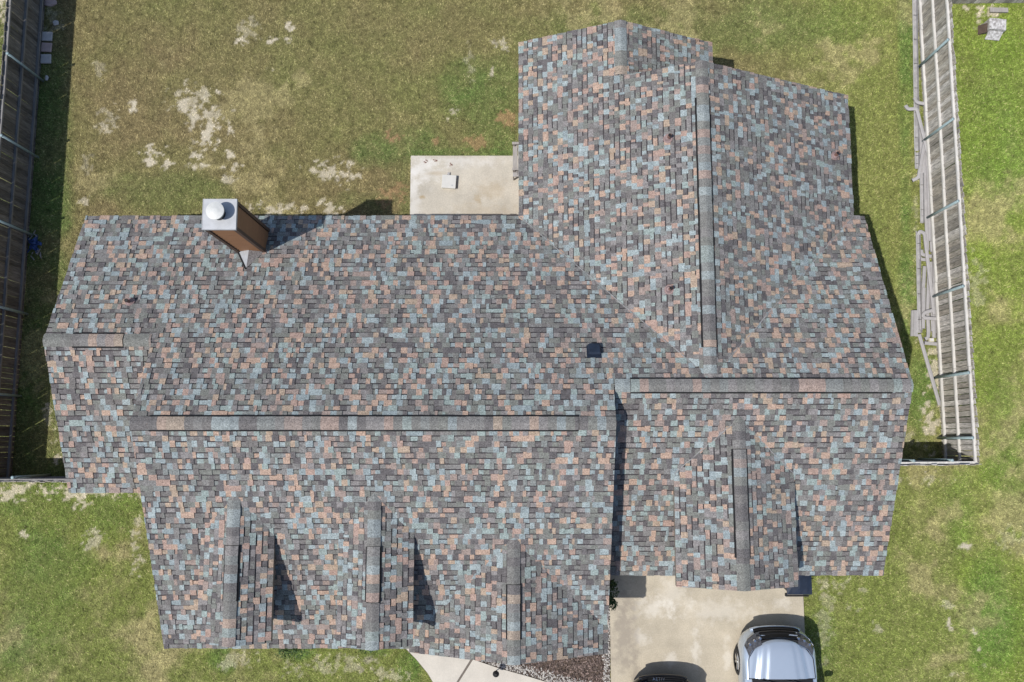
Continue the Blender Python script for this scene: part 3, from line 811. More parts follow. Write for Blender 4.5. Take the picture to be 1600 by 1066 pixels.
# little shingled saddle behind the chase
bk = planes[0]
zb = lambda X, Y: 2.6 + (5.77 - Y) * P46
pk = Vector((-6.53, 4.72, zb(0, 4.72) + 0.20)); tp = Vector((-6.56, 4.26, zb(0, 4.26) + 0.03))
la = Vector((-6.84, 4.72, zb(0, 4.72) + 0.02)); ra = Vector((-6.2, 4.72, zb(0, 4.72) + 0.02))
mb = MB(); mb.face([la, pk, tp][::-1], 0); mb.face([pk, ra, tp][::-1], 1); mb.face([la, ra, pk], 1)
mb.build('cricket', [M['galv'], SH[12]], house)
mb = MB()
for (a, b) in ((la + Vector((-.02, 0, .01)), tp + Vector((-.01, -.03, 0.012))), (la + Vector((-.03, .02, .012)), Vector((CX0 - 0.05, CY1, zb(0, CY1) + 0.03)))):
    mb.bar(a, b, 0.03, 0.02)
mb.build('flashing', M['black'], house)

# plumbing vents and the square box vent
def plane_pt(pl, x, y):
    lo_, hi_ = 0.0, 9.0
    for _ in range(50):
        m_ = (lo_ + hi_) / 2; q = at(x, y, m_)
        zz = pl.ze + pl.p * abs((q.y if pl.axis == 'Y' else q.x) - pl.e)
        if zz > m_: lo_ = m_
        else: hi_ = m_
    return at(x, y, lo_)
for (x, y, pi) in ((204, 472, 0), (1044, 217, 4), (1046, 453, 4), (1304, 244, 5)):
    q = plane_pt(planes[pi], x, y)
    n = planes[pi].N
    mb = MB()
    rot = n.to_track_quat('Z', 'Y').to_matrix().to_4x4(); rot.translation = q
    k0 = len(mb.v); mb.cone((0, 0), 0.12, 0.11, 0.02, 0.035, 18, 1); mb.cone((0, 0), 0.085, 0.05, 0.035, 0.10, 16, 1)
    for i in range(k0, len(mb.v)): mb.v[i] = tuple(rot @ Vector(mb.v[i]))
    mb.cone((q.x, q.y), 0.042, 0.042, q.z, q.z + 0.24, 14, 0, False)
    mb.cone((q.x, q.y), 0.032, 0.032, q.z + 0.225, q.z + 0.226, 14, 2)
    b0 = len(mb.v)
    mb.build('plumbing_vent', [M['pipe'], M['lead'], M['black']], house)
q = plane_pt(planes[0], 928, 550)
rot = planes[0].N.to_track_quat('Z', 'X').to_matrix().to_4x4()
rot = Matrix(((planes[0].U.x, planes[0].V.x, planes[0].N.x, q.x), (planes[0].U.y, planes[0].V.y, planes[0].N.y, q.y), (planes[0].U.z, planes[0].V.z, planes[0].N.z, q.z), (0, 0, 0, 1)))
mb = MB(); mb.box(-0.17, 0.17, -0.16, 0.17, 0.012, 0.03, 0, rot)
mb.box(-0.125, 0.125, -0.11, 0.12, 0.03, 0.12, 0, rot)
hd = [Vector(p) for p in ((-.15, -.15, .10), (.15, -.15, .10), (.15, .14, .13), (-.15, .14, .13), (-.12, -.12, .16), (.12, -.12, .16), (.12, .11, .18), (-.12, .11, .18))]
mb.quads([rot @ p for p in hd], [(3, 2, 1, 0), (4, 5, 6, 7), (0, 1, 5, 4), (1, 2, 6, 5), (2, 3, 7, 6), (3, 0, 4, 7)], 0)
mb.build('box_vent', M['navy'], house)

# ---------------------------------------------------------------- fences
def picket_mesh(m, h, wv, th):
    mb = MB()
    mb.box(-wv / 2, wv / 2, -th / 2, th / 2, 0, h)
    return mb.mesh('picket', m)
def fence(name, label, p0, p1, inner, h, mats, railm, gap, rails, posts, bare_top=0.0, wv=0.138, twist=0.0, lean=0.0):
    """pickets from p0 to p1; rails and posts on the side of vector inner"""
    t = thing(name, label, 'fence')
    p0, p1 = Vector((*p0, 0)), Vector((*p1, 0)); d = (p1 - p0).normalized(); L = (p1 - p0).length
    nrm = Vector((-d.y, d.x, 0))
    if nrm.dot(Vector((*inner, 0))) < 0: nrm = -nrm
    meshes = [picket_mesh(m, h, wv, 0.018) for m in mats]
    x = wv / 2
    while x < L:
        o = p0 + d * x
        ang = math.atan2(d.y, d.x)
        g = gap(x / L)
        mtx = Matrix.Translation((o.x + random.uniform(-.006, .006), o.y, -0.02)) @ Matrix.Rotation(ang + twist + random.uniform(-1, 1) * (.09 if twist else .03), 4, 'Z') @ Matrix.Rotation(random.uniform(-.008, .008), 4, 'Y') \
            @ Matrix.Rotation(random.uniform(-.006, .006) + lean, 4, 'X') @ Matrix.Diagonal((random.uniform(.94, 1.0) if twist else 1.0, 1, random.uniform(0.985, 1.01), 1))
        inst('picket', random.choice(meshes), mtx, t)
        x += wv + max(0.001, g + random.uniform(-.002, .002))
    for z in rails:
        n = max(1, round(L / 2.44)); 
        for i in range(n):
            a = p0 + d * (L * i / n + 0.004) + nrm * (0.046 + random.uniform(-.004, .004)); b = p0 + d * (L * (i + 1) / n - 0.004) + nrm * (0.046 + random.uniform(-.006, .006))
            mb = MB(); mb.bar(a + Vector((0, 0, z + random.uniform(-.012, .012))), b + Vector((0, 0, z + random.uniform(-.012, .012))), 0.064, 0.06)
            mb.build('rail', railm, t)
    for s in posts:
        o = p0 + d * s + nrm * 0.112
        mb = MB(); mb.tube([o + Vector((0, 0, -.05)), o + Vector((0, 0, rails[-1] + 0.06))], 0.036, 10)
        mb.tube([o + Vector((0, 0, rails[-1] + 0.06)), o + Vector((0, 0, rails[-1] + 0.075))], 0.042, 10)
        mb.build('post', M['post'], t, True)
    return t
RAILS = (0.22, 0.94, 1.68)
yr = [at(x, y, 0.1).y for x, y in ((1442, 104), (1450, 220), (1457, 340), (1465, 464), (1466, 590))]
fence('picket_fence', 'sunlit weathered grey picket fence running down the right side of the back yard', (12.14, 14.6), (12.07, -0.56), (-1, 0), 1.84, PICK, M['rail'], lambda t: 0.012, RAILS, [14.6 - y for y in yr] + [14.5], twist=0.15)
yl = [at(x, y, 0.1).y for x, y in ((62, 124), (52, 244), (45, 366), (38, 490), (25, 619))]
fence('picket_fence', 'dark shaded picket fence running down the left side of the back yard', (-13.99, 14.6), (-13.97, -1.0), (1, 0), 1.80, PICKD, M['shaderail'], lambda t: 0.002 + 0.009 * max(0, t - 0.35), RAILS, [14.6 - y for y in yl])
fence('picket_fence', 'short weathered fence joining the right side of the house to the sunlit side fence', (8.8, -0.62), (12.10, -0.585), (0, 1), 1.84, PICK, M['rail'], lambda t: 0.006, RAILS, [1.6, 2.6])
fence('picket_fence', 'short weathered fence joining the left gable of the house to the dark side fence', (-17.5, -1.03), (-10.62, -1.03), (0, 1), 1.80, PICK, M['shaderail'], lambda t: 0.006, RAILS, [4.6])
fence('picket_fence', 'grey fence across the back of the bright green neighbouring lawn at top right', (12.25, 13.02), (19.5, 13.10), (0, 1), 1.84, PICK, M['rail'], lambda t: 0.004, RAILS, [1.5, 4.0])

# ---------------------------------------------------------------- old gutters and downspouts along the right fence
def smooth_path(pts, r=0.07, n=5):
    out = [pts[0]]
    for a, b, c in zip(pts[:-2], pts[1:-1], pts[2:]):
        d1, d2 = (a - b), (c - b)
        q = min(r, d1.length * .45, d2.length * .45)
        s, e = b + d1.normalized() * q, b + d2.normalized() * q
        out += [s * (1 - t) ** 2 + b * 2 * t * (1 - t) + e * t * t for t in [k / n for k in range(n + 1)]]
    out.append(pts[-1])
    return out
GG = 'old gutters and downspouts along the right fence'
def downspout(pts, z, label, m='gut', w_=0.050, h_=0.033):
    t = thing('downspout', label, 'downspout', tuple(at(*pts[0], 0)), 0, GG)
    o = Vector(t.location)
    zs = z if isinstance(z, (list, tuple)) else [z] * len(pts)
    P = [at(x, y, q) - o for (x, y), q in zip(pts, zs)]
    mb = MB(); mb.tube(smooth_path(P), w_, 12, 0, h_)
    mb.build('tube', M[m], t, False, 0)
    for e, f in ((0, 1), (-1, -2)):
        d = (P[e] - P[f]).normalized()
        mb = MB(); mb.tube([P[e] - d * 0.02, P[e] + d * 0.003], w_ + 0.003, 12, 0, h_ + 0.003); mb.tube([P[e] + d * 0.002, P[e] + d * 0.005], w_ - 0.006, 12, 1, h_ - 0.006)
        mb.build('end_collar', [M[m], M['black']], t)
    # slip joints
    for a, b in zip(P[:-1], P[1:]):
        if (b - a).length > 1.4:
            c = a.lerp(b, 0.55); d = (b - a).normalized()
            mb = MB(); mb.tube([c - d * .05, c + d * .05], w_ + 0.004, 12, 0, h_ + 0.004); mb.build('slip_joint', M[m], t)
    return t
def gutter(pts, z, label, wv=0.13, m='gutw', flip=False):
    """K-style trough, lying on its back or face down"""
    t = thing('gutter', label, 'gutter', tuple(at(*pts[0], 0)), 0, GG)
    o = Vector(t.location)
    a, b = [at(x, y, z) - o for x, y in pts]
    d = (b - a).normalized(); s = d.cross(Vector((0, 0, 1))); u = Vector((0, 0, 1)) * (-1 if flip else 1)
    h = wv / 2
    prof = [(-h, .10), (-h, 0), (h * .35, 0), (h * .55, .03), (h * .9, .06), (h, .10), (h * .86, .10)]
    inn = [(x * 0.93, max(y, .004)) for x, y in prof]
    mb = MB()
    mb.grid([[p + s * x + u * y + Vector((0, 0, .1 if flip else 0)) for x, y in prof] for p in (a, b)], 0)
    mb.grid([[p + s * x + u * (y + .002) + Vector((0, 0, .1 if flip else 0)) for x, y in inn] for p in (a, b)][::-1], 1)
    mb.build('trough', [M[m], M['gutd']], t)
    n = max(2, int((b - a).length / 0.7))
    for k in range(n):
        c = a.lerp(b, (k + .5) / n)
        mb = MB(); mb.bar(c - s * h + u * .095 + Vector((0, 0, .1 if flip else 0)), c + s * h + u * .095 + Vector((0, 0, .1 if flip else 0)), 0.014, 0.006)
        mb.build('hanger', M['chrome'], t)
    return t
Z1 = lambda x, y: (1400 + x / 5.33, 140 + y / 5.33)
Z2 = lambda x, y: (1400 + x / 5.33, 330 + y / 5.33)
Z3 = lambda x, y: (1400 + x / 4.44, 500 + y / 4.44)
gutter([(1427, -30), (1430.5, 236)], .03, 'long pale gutter lying by the fence from the top edge down to a dark outlet', .15)
gutter([Z1(164, 525), Z1(166, 660)], .03, 'short pale gutter end piece just below the dark outlet of the long gutter', .14)
gutter([Z1(203, 700), Z2(208, 100)], .05, 'middle pale gutter length ending beside a patch of green grass', .12)
gutter([Z2(172, 172), Z2(186, 1015)], .05, 'narrow open pale gutter with cross hangers below the second bend, left edge of the pile', .13)
gutter([Z2(148, 830), Z2(143, 1045)], .03, 'stubby wide gutter piece lying face down at the lower left of the pile', .17, 'gut', True)
downspout([Z1(80, 135), Z1(100, 165), Z1(172, 160), Z1(325, 765), Z1(310, 790)], [.10, .12, .17, .12, .08], 'downspout with a crooked upper elbow crossing the pile from upper left to the fence')
downspout([Z1(155, 70), Z1(172, 108), Z1(258, 124), Z1(305, 88), Z1(308, 28)], [.15, .17, .17, .22, .28], 'short double bend downspout offset at the top of the pile')
downspout([Z1(258, 330), Z1(240, 430), Z1(186, 735), Z1(135, 758)], [.10, .10, .08, .05], 'downspout slanting down left to an elbow that rests on the grass')
downspout([Z1(262, 140), Z1(250, 330), Z1(300, 740), Z1(285, 750)], [.06, .06, .06, .06], 'thin downspout behind the crossing one, against the bottom fence rail')
downspout([Z1(228, 480), Z2(262, 330)], .05, 'long straight downspout in the middle of the upper pile')
downspout([Z1(252, 500), Z2(300, 340)], .05, 'long straight downspout nearest the fence in the upper pile')
downspout([Z2(186, 195), Z2(196, 168), Z2(238, 185), Z2(250, 300), Z2(318, 860)], [.12, .16, .16, .17, .12], 'downspout with a rounded hook at its top, lying over the lower pile')
downspout([Z2(388, 268), Z2(382, 315), Z2(326, 355), Z2(318, 760), Z3(262, 125)], [.30, .26, .16, .08, .05], 'downspout whose raised elbow leans on the fence above the lower pile')
downspout([Z2(210, 325), Z2(216, 362), Z2(292, 378)], .09, 'short elbow tucked under the hooked downspout')
downspout([Z2(185, 365), Z2(205, 402), Z2(262, 405)], .05, 'bent elbow piece just below another elbow, next to the narrow gutter')
downspout([Z2(238, 462), Z2(205, 990)], .06, 'straight downspout with a collar beside the narrow open gutter')
downspout([Z2(275, 470), Z2(262, 830), Z2(270, 1010), Z3(222, 122), Z3(200, 134)], .05, 'downspout running down the middle of the lower pile to a turned end')
downspout([Z2(300, 828), Z2(238, 845), Z2(222, 872), Z2(240, 890), Z2(365, 900), Z2(400, 925), Z2(406, 950)], [.18, .16, .15, .15, .17, .22, .2], 'snaking double elbow lying across the lower pile')
downspout([Z3(196, 160), Z3(292, 168)], .05, 'short straight downspout lying crosswise at the foot of the pile')
downspout([Z3(160, 100), Z3(303, 590)], .04, 'long flat grey downspout lying alone on the grass below the pile', 'gut', .052, .028)
downspout([Z1(206, 335), Z1(228, 1050)], .04, 'dull straight downspout under the crossing one, beside the long gutter')
downspout([Z1(268, 640), Z2(284, 250)], .08, 'straight downspout lying on top of two others in the upper pile')
downspout([Z2(288, 425), Z2(306, 1000)], .04, 'straight downspout between the turned end and the fence leaning one')
downspout([Z2(232, 640), Z3(188, 60)], .09, 'short straight downspout on top of the lower pile above the twin bend')
t = thing('pipe_fitting', 'cream square pipe fitting at the foot of the downspout pile', 'fitting', tuple(at(1452, 532, 0)))
mb = MB(); mb.box(-.065, .065, -.055, .055, .05, .15); mb.build('fitting_body', M['ydirt'], t, bevel=.01)
mb = MB(); mb.cone((0, 0), .04, .04, .15, .17, 14); mb.build('fitting_collar', M['gutw'], t)

# ---------------------------------------------------------------- things in the yard
# three pavers and odd stones by the left fence
for k, (x, y, m, lb) in enumerate(((73, 58, 'paver', 'grey concrete paver by the left fence, topmost of three in a row'), (72, 75, 'paverr', 'half pinkish concrete paver by the left fence, between two grey ones'),
                                   (71, 93, 'paver', 'grey concrete paver by the left fence, lowest of three in a row'))):
    q = at(x, y, 0)
    mb = MB(); mb.box(-.15, .15, -.14, .14, 0, .06)
    o = mb.build('paver', M[m], None, bevel=.012); o.location = q + Vector((0.03, 0, 0)); o.rotation_euler = (0, 0.02, random.uniform(-.06, .06))
    tag(o, lb, 'paver', 'pavers by the left fence')
def rock(loc, s, m, name, label, cat, seed):
    rr = random.Random(seed)
    bm = bmesh.new(); bmesh.ops.create_icosphere(bm, subdivisions=2, radius=1)
    for v in bm.verts: v.co *= rr.uniform(.78, 1.12); v.co.x *= s[0]; v.co.y *= s[1]; v.co.z *= s[2]
    me = bpy.data.meshes.new(name); bm.to_mesh(me); bm.free(); me.materials.append(M[m])
    o = link(bpy.data.objects.new(name, me)); o.location = loc
    return tag(o, label, cat)
rock(at(78, 4, 0), (.22, .14, .07), 'paverr', 'stone', 'flat reddish stone by the left fence at the top edge', 'stone', 3)
rock(at(87, 36, 0), (.10, .08, .05), 'paver', 'stone', 'small pale stone in the fence shade below the reddish stone', 'stone', 5)
rock(at(73, 122, 0), (.06, .09, .04), 'paver', 'stone', 'small pale stone in the fence shade below the three pavers', 'stone', 9)
# crumpled blue tarp
q = at(48, 382, 0)
t = thing('tarp', 'small crumpled blue tarp bundle at the foot of the left fence', 'tarp', tuple(q + Vector((.12, 0, 0))))
mb = MB(); n = 14
rows = []
for i in range(n):
    row = []
    for j in range(n):
        u, v = (i / (n - 1) - .5), (j / (n - 1) - .5)
        e = max(0, 1 - (abs(u) + abs(v)) * 1.3)
        sp_ = .62 + .35 * math.sin(5 * math.atan2(v, u) + 1)
        row.append((u * .44 * sp_ + random.uniform(-.02, .02), v * .56 * sp_ + random.uniform(-.02, .02), max(.0, e * .16 + random.uniform(-.05, .06))))
    rows.append(row)
mb.grid(rows); mb.build('tarp_sheet', M['tarp'], t)
for _ in range(14):
    mb = MB()
    a = Vector((random.uniform(-.2, .2), random.choice((-1, 1)) * random.uniform(.2, .36), .03)); b = a + Vector((random.uniform(-.15, .15), random.uniform(-.15, .15), .05))
    mb.bar(a, b, .025, .012)
    mb.build('twig', M['weath'], t)
# peeling white box and plank, top right
q = at(1550, 46, 0)
t = thing('planter_box', 'peeling white painted wooden box tipped on the grass behind the right fence', 'box', (q.x, q.y, 0), R(-6))
t.scale = (.82, .80, .8)
mb = MB()
for k in range(3): mb.box(-.30 + k * .2 + .004, -.10 + k * .2 - .004, -.20, .22, .36, .39)
mb.build('top_board', M['whitebox'], t, bevel=.006)
mb = MB(); mb.box(-.30, .30, -.20, -.175, .0, .36); mb.box(-.30, .30, .195, .22, 0, .36); mb.box(-.30, -.275, -.17, .19, 0, .36); mb.box(.275, .30, -.17, .19, 0, .36)
mb.build('side_board', M['whitebox'], t)
mb = MB()
mb.box(-.27, .24, -.012, .012, -.17, .17, 0, Matrix.Translation((0, -.33, .17)) @ Matrix.Rotation(R(-38), 4, 'X'))
mb.build('fallen_board', M['whitebox'], t)
mb = MB(); mb.box(-.012, .012, -.22, .14, -.16, .16, 0, Matrix.Translation((-.41, -.06, .14)) @ Matrix.Rotation(R(42), 4, 'Y'))
mb.build('rotten_board', M['soil'], t)
rock(at(1537, 44, 0), (.17, .15, .14), 'gutd', 'stone', 'dark brown stone leaning on the left of the peeling white box', 'stone', 8)
q = at(1560, 16.5, .03)
mb = MB(); mb.box(-.27, .27, -.07, .07, 0, .045)
o = mb.build('plank', M['weath'], None, bevel=.006); o.location = q; o.rotation_euler = (0, 0, -.02)
tag(o, 'short grey weathered plank on the grass above the peeling white box', 'plank')
# white lid box on the patio
q = at(702, 286, .06)
t = thing('utility_box', 'small white square lidded box standing on the back patio', 'box', tuple(q), R(-4))
mb = MB(); mb.box(-.19, .19, -.18, .18, 0, .11); mb.build('box_body', M['whitelid'], t)
mb = MB(); mb.box(-.205, .205, -.195, .195, .11, .14); mb.build('lid', M['whitelid'], t, bevel=.01)
mb = MB(); mb.box(-.07, .0, .23, .30, 0, .05); mb.cone((-.035, .25), .05, .03, 0, .06, 12); mb.build('spigot', M['gutd'], t)
mb = MB(); mb.cone((.10, -.11), .02, .02, .14, .147, 12); mb.build('latch', M['galv'], t)
for k, (x, y) in enumerate(((664, 252), (681, 251), (705, 257))):
    q = at(x, y, .065)
    mb = MB()
    for _ in range(7 - k):
        a = Vector((random.uniform(-.05, .05), random.uniform(-.05, .05), .0)); mb.bar(a, a + Vector((random.uniform(-.04, .04), random.uniform(-.04, .04), .01)), .02, .012)
    o = mb.build('leaf_litter', M['pipe'], None); o.location = q
    tag(o, ('scatter of dry brown leaf bits near the upper left corner of the patio', 'clump of dry leaf bits between two others at the top of the patio', 'few dry leaf bits on the patio above the white box')[k], 'leaf litter')
# weathered bench half under the eave
q = at(803, 248, .45)
t = thing('bench', 'weathered grey wooden bench half hidden under the eave beside the patio', 'bench', (q.x + .17, q.y, 0.0))
for k in range(3):
    mb = MB(); mb.box(-.20 + k * .145, -.07 + k * .145, -.40, .42, .43, .46); mb.build('seat_slat', M['weath'], t)
for sy in (-.37, .39):
    for sx in (-.17, .20):
        mb = MB(); mb.box(sx - .03, sx + .03, sy - .03, sy + .03, 0, .43 if sx < 0 else .85); mb.build('leg', M['weath'], t)
    mb = MB(); mb.box(-.22, .20, sy - .035, sy + .035, .62, .65); mb.build('armrest', M['weath'], t)
    mb = MB(); mb.box(-.20, -.14, sy - .03, sy + .03, .46, .62); mb.build('arm_post', M['weath'], t)
for k in range(3):
    mb = MB(); mb.box(.18, .205, -.40, .42, .52 + k * .12, .61 + k * .12); mb.build('back_slat', M['weath'], t)
q = at(803, 274, .2)
t = thing('stool', 'small weathered wooden stool between the bench and the house eave', 'stool', (q.x + .08, q.y, .06))
mb = MB(); mb.box(-.11, .02, -.11, .11, .33, .36); mb.box(.03, .14, -.11, .11, .33, .36); mb.build('seat', M['gutd'], t)
for sx in (-.09, .12):
    for sy in (-.09, .09):
        mb = MB(); mb.box(sx - .02, sx + .02, sy - .02, sy + .02, 0, .33); mb.build('leg', M['weath'], t)
# path light
q = at(775, 1052, .3)
t = thing('path_light', 'small dark round path light standing beside the gravel edge of the front walk', 'light', (q.x, q.y, .04))
mb = MB(); mb.cone((0, 0), .012, .012, 0, .34, 10); mb.build('stake', M['black'], t)
mb = MB(); mb.cone((0, 0), .045, .06, .26, .34, 16); mb.build('lens', M['lens'], t)
mb = MB(); mb.cone((0, 0), .088, .08, .34, .36, 24); mb.cone((0, 0), .08, .035, .36, .395, 24); mb.cone((0, 0), .035, .02, .395, .41, 16); mb.build('cap', M['black'], t)

# shrubs against the front walls
def shrub(x, y, rad, h, label, n=900, seed=1):
    rr = random.Random(seed)
    t = thing('shrub', label, 'shrub', (x, y, -.02))
    mb = MB()
    cl = [(rr.uniform(-.6, .6) * rad[0], rr.uniform(-.6, .6) * rad[1], h * rr.uniform(.35, .8), rr.uniform(.28, .5) * min(rad)) for _ in range(16)]
    for _ in range(n):
        c = rr.choice(cl); d = Vector((rr.gauss(0, 1), rr.gauss(0, 1), rr.gauss(0, .8))).normalized() * c[3] * rr.uniform(.5, 1.15)
        p = Vector(c[:3]) + d; p.z = max(p.z, .03)
        a = Vector((rr.gauss(0, 1), rr.gauss(0, 1), rr.gauss(0, .5))).normalized(); b = a.cross(Vector((rr.gauss(0, 1), rr.gauss(0, 1), 1))).normalized()
        l, w_ = rr.uniform(.022, .045), rr.uniform(.009, .018)
        mb.face([p - a * l, p + b * w_, p + a * l, p - b * w_])
    mb.build('foliage', M['leaf'], t)
    mb = MB()
    for c in cl[:7]: mb.tube([Vector((c[0] * .15, c[1] * .15, 0)), Vector((c[0] * .6, c[1] * .6, c[2] * .5)), Vector(c[:3])], .012, 6)
    mb.build('stem', M['bark'], t)
    return t
shrub(-5.9, -5.36, (.46, .46), .62, 'dark green shrub peeking from under the front eave right of the first dormer', 1300, 2)
shrub(-3.85, -5.27, (.55, .38), .5, 'low dark green shrub barely showing under the front eave below the middle dormer', 1100, 3)
shrub(2.56, -4.0, (.28, .62), 1.2, 'narrow dark green shrub in the corner between the house and the driveway', 1500, 4)

# wheeled bin by the garage corner
q = at(1250, 914, 1.03)
t = thing('wheelie_bin', 'dark navy wheeled bin at the garage corner, half under the eave', 'bin', (q.x - .02, q.y + 0.14, 0.035))
mb = MB()
rows = [[(x * s, y * s2, z) for (x, y) in ((-.29, -.34), (.29, -.34), (.29, .34), (-.29, .34), (-.29, -.34))] for (s, s2, z) in ((.82, .78, .08), (1, 1, .98))]
mb.grid(rows); mb.face([r[:] for r in rows[0][:4]][::-1]); mb.build('bin_body', M['navy'], t)
mb = MB(); mb.grid([[(x, y, 1.0 + .05 * (1 - (x / .33) ** 2) * (1 - (y / .4) ** 2)) for x in (-.33, -.2, 0, .2, .33)] for y in (-.39, -.2, 0, .2, .38)]); mb.box(-.33, .33, -.39, .38, .97, .998); mb.build('lid', M['navy'], t)
mb = MB(); mb.tube([(-.34, -.43, .93), (.26, -.43, .93)], .022, 10); mb.box(-.36, -.31, -.44, -.36, .90, .97); mb.build('handle', M['black'], t)
for s in (-1, 1):
    mb = MB(); mb.tube([(s * .26, .30, .11), (s * .32, .30, .11)], .11, 18); mb.build('wheel', M['tyre'], t)

# ---------------------------------------------------------------- cars
def car(name, label, cat, x, y, paint, width=1.96, hood_z=1.04, rz=0.0, bulge=0.035, letters=None):
    t = thing(name, label, cat, (x, y, 0.035), rz)
    hw = width / 2
    # plan outline of the body: (half width, distance behind the nose)
    out = [(0, 0), (.30, -.005), (.52, -.03), (.68, -.085), (.80, -.17), (.885, -.28), (.935, -.42), (.955, -.6), (.965, -.9), (.965, -1.5), (.975, -3.4), (.95, -4.1), (.88, -4.55), (.6, -4.68), (0, -4.7)]
    k = hw / .975
    full = [(a * k, b) for a, b in out] + [(-a * k, b) for a, b in out[::-1][1:-1]]
    full.append(full[0])
    def ring(z, ins, fy=0.0):
        r = []
        for a, b in full:
            nose = max(0, 1 + b / .7)
            r.append((a - math.copysign(min(abs(a), ins), a), b - (fy * nose if b > -.7 else 0) + (ins if b < -4.5 else 0), z - (.12 * nose if z > hood_z - .1 else 0)))
        return r
    lv = [(.24, .07, .10), (.30, .03, .03), (.42, .012, .0), (.62, 0, .0), (.66, .0, .045), (.80, .0, .08), (hood_z - .14, .012, .13), (hood_z - .055, .055, .17), (hood_z - .02, .11, .21)]
    mb = MB(); rows = [ring(*l) for l in lv]
    mb.grid(rows[::-1])
    body = mb.build('body', paint, t, True)
    mb = MB(); mb.face([(a, b, hood_z - .05) for a, b, _ in ring(hood_z, .12, .21)[:-1]]); mb.face([(a, b, .26) for a, b, _ in ring(.26, .07, .1)[:-1]][::-1])
    mb.build('inner_shell', M['black'], t)
    # hood: panel with two creases and a raised centre
    rows = []
    ns, nv = 41, 15
    for i in range(nv):
        f = i / (nv - 1)
        yb = -.25 - f * .92
        half = (.56 + .24 * min(1, f * 2.6) ** .7 + .05 * f) * k
        row = []
        for j in range(ns):
            u = j / (ns - 1) * 2 - 1
            xx = u * half
            yy = yb - .10 * abs(u) ** 2.4 * (1 - f) * 1.3 + .03 * (1 - u * u) * (1 - f)
            c0 = (.30 + .10 * f) * k; c1 = (.49 + .15 * f) * k
            ax = abs(xx)
            zz = hood_z + .07 * f ** .8 - .05 * (1 - f) ** 5
            cen = 1 / (1 + math.exp((ax - c0) / .010)); sh_ = 1 / (1 + math.exp((ax - c1) / .022))
            zz += bulge * .62 * cen * min(1, f * 4 + .1) + bulge * 1.15 * sh_ - .055 * (ax / (hw)) ** 3 - .012 * math.exp(-((ax - c1 - .06) / .05) ** 2)
            row.append((xx, yy, zz))
        rows.append(row)
    front_drop = [(x_, y_ + .012, z_ - .06) for x_, y_, z_ in rows[0]]
    mb = MB(); mb.grid([front_drop] + rows)
    mb.v = mb.v; 
    hood = mb.build('hood', paint, t, True)
    for pz in hood.data.polygons: pass
    hood.data.flip_normals()
    body.data.update()
    for e in (0, -1):
        mb = MB(); mb.tube([Vector(r[e]) + Vector((math.copysign(.010, r[e][0]), 0, .004)) for r in rows[1:]], .009, 6); mb.build('hood_seam', M['black'], t)
    # fender tops between hood and flank
    for s in (-1, 1):
        rr_ = []
        for i in range(nv):
            f = i / (nv - 1)
            yb = -.30 - f * .9
            half = (.56 + .24 * min(1, f * 2.6) ** .7 + .05 * f) * k
            yy = yb - .10 * (1 - f) * 1.3 + .0
            oi = np.interp(-yy, [-b for a, b in out[:11]], [a * k for a, b in out[:11]])
            a0, a1 = half + .012, max(half + .02, oi - .035)
            z0 = hood_z + .07 * f ** .8 - .05 * (half / hw) ** 3 - .012 - .045 * (1 - f) ** 3
            rr_.append([(s * (a0 + (a1 - a0) * q), yy, z0 - .012 * q - .055 * q ** 3) for q in (0, .3, .6, .85, 1)])
        mb = MB(); mb.grid(rr_ if s < 0 else [r[::-1] for r in rr_]); fo = mb.build('fender', paint, t, True); fo.data.flip_normals()
    # grille with slats, bumper lip, badge bar
    mb = MB(); pts = [(-.60, -.058), (-.45, -.022), (-.2, -.004), (0, 0), (.2, -.004), (.45, -.022), (.60, -.058)]
    mb.grid([[(a * k, b + .03, .64) for a, b in pts], [(a * k, b - .17 - .08 * a * a, hood_z - .05) for a, b in pts]]); g = mb.build('grille', M['black'], t); g.data.flip_normals()
    for q in (.25, .5, .78):
        mb = MB(); mb.tube([(a * k * .97, b + .045 - .17 * q, .64 + (hood_z - .7) * q + .006) for a, b in pts], .011, 6); mb.build('grille_slat', M['chrome'] if q == .5 and letters is None else M['blackgap'], t)
    mb = MB(); mb.tube([(a * k * 1.1, b + .018 - .05 * abs(a) ** 2, .60) for a, b in pts], .042, 10); mb.build('bumper', paint, t, True)
    for s in (-1, 1):
        # headlight: swept wedge under a clear lens
        A = [(.50, -.145, .84), (.66, -.20, .85), (.80, -.30, .87), (.895, -.46, .90)]
        B = [(.47, -.345, hood_z - .052), (.60, -.40, hood_z - .05), (.72, -.48, hood_z - .05), (.815, -.64, hood_z - .045)]
        A = [(s * a * k, b + .065, c + .0) for a, b, c in A]; B = [(s * a * k, b, c + .035) for a, b, c in B]
        C = [tuple(Vector(p).lerp(Vector(q), .5) + Vector((s * .012, .02, .035))) for p, q in zip(A, B)]
        mb = MB(); mb.grid([A, C, B] if s < 0 else [A[::-1], C[::-1], B[::-1]]); hl = mb.build('headlight', M['lens'], t)
        hl.data.flip_normals()
        mb = MB(); mb.tube([Vector(p) + Vector((0, .004, .008)) for p in A], .010, 6); mb.tube([Vector(p) + Vector((0, 0, .006)) for p in B], .007, 6); mb.build('light_trim', M['chrome'], hl)
        mid = [Vector(c) + Vector((0, -.01, .012)) for c in C]
        mb = MB()
        for q in mid[:3]: mb.cone((q.x, q.y), .045, .03, q.z - .02, q.z + .008, 12)
        mb.build('lamp', M['chrome'] if letters is None else M['gutd'], hl)
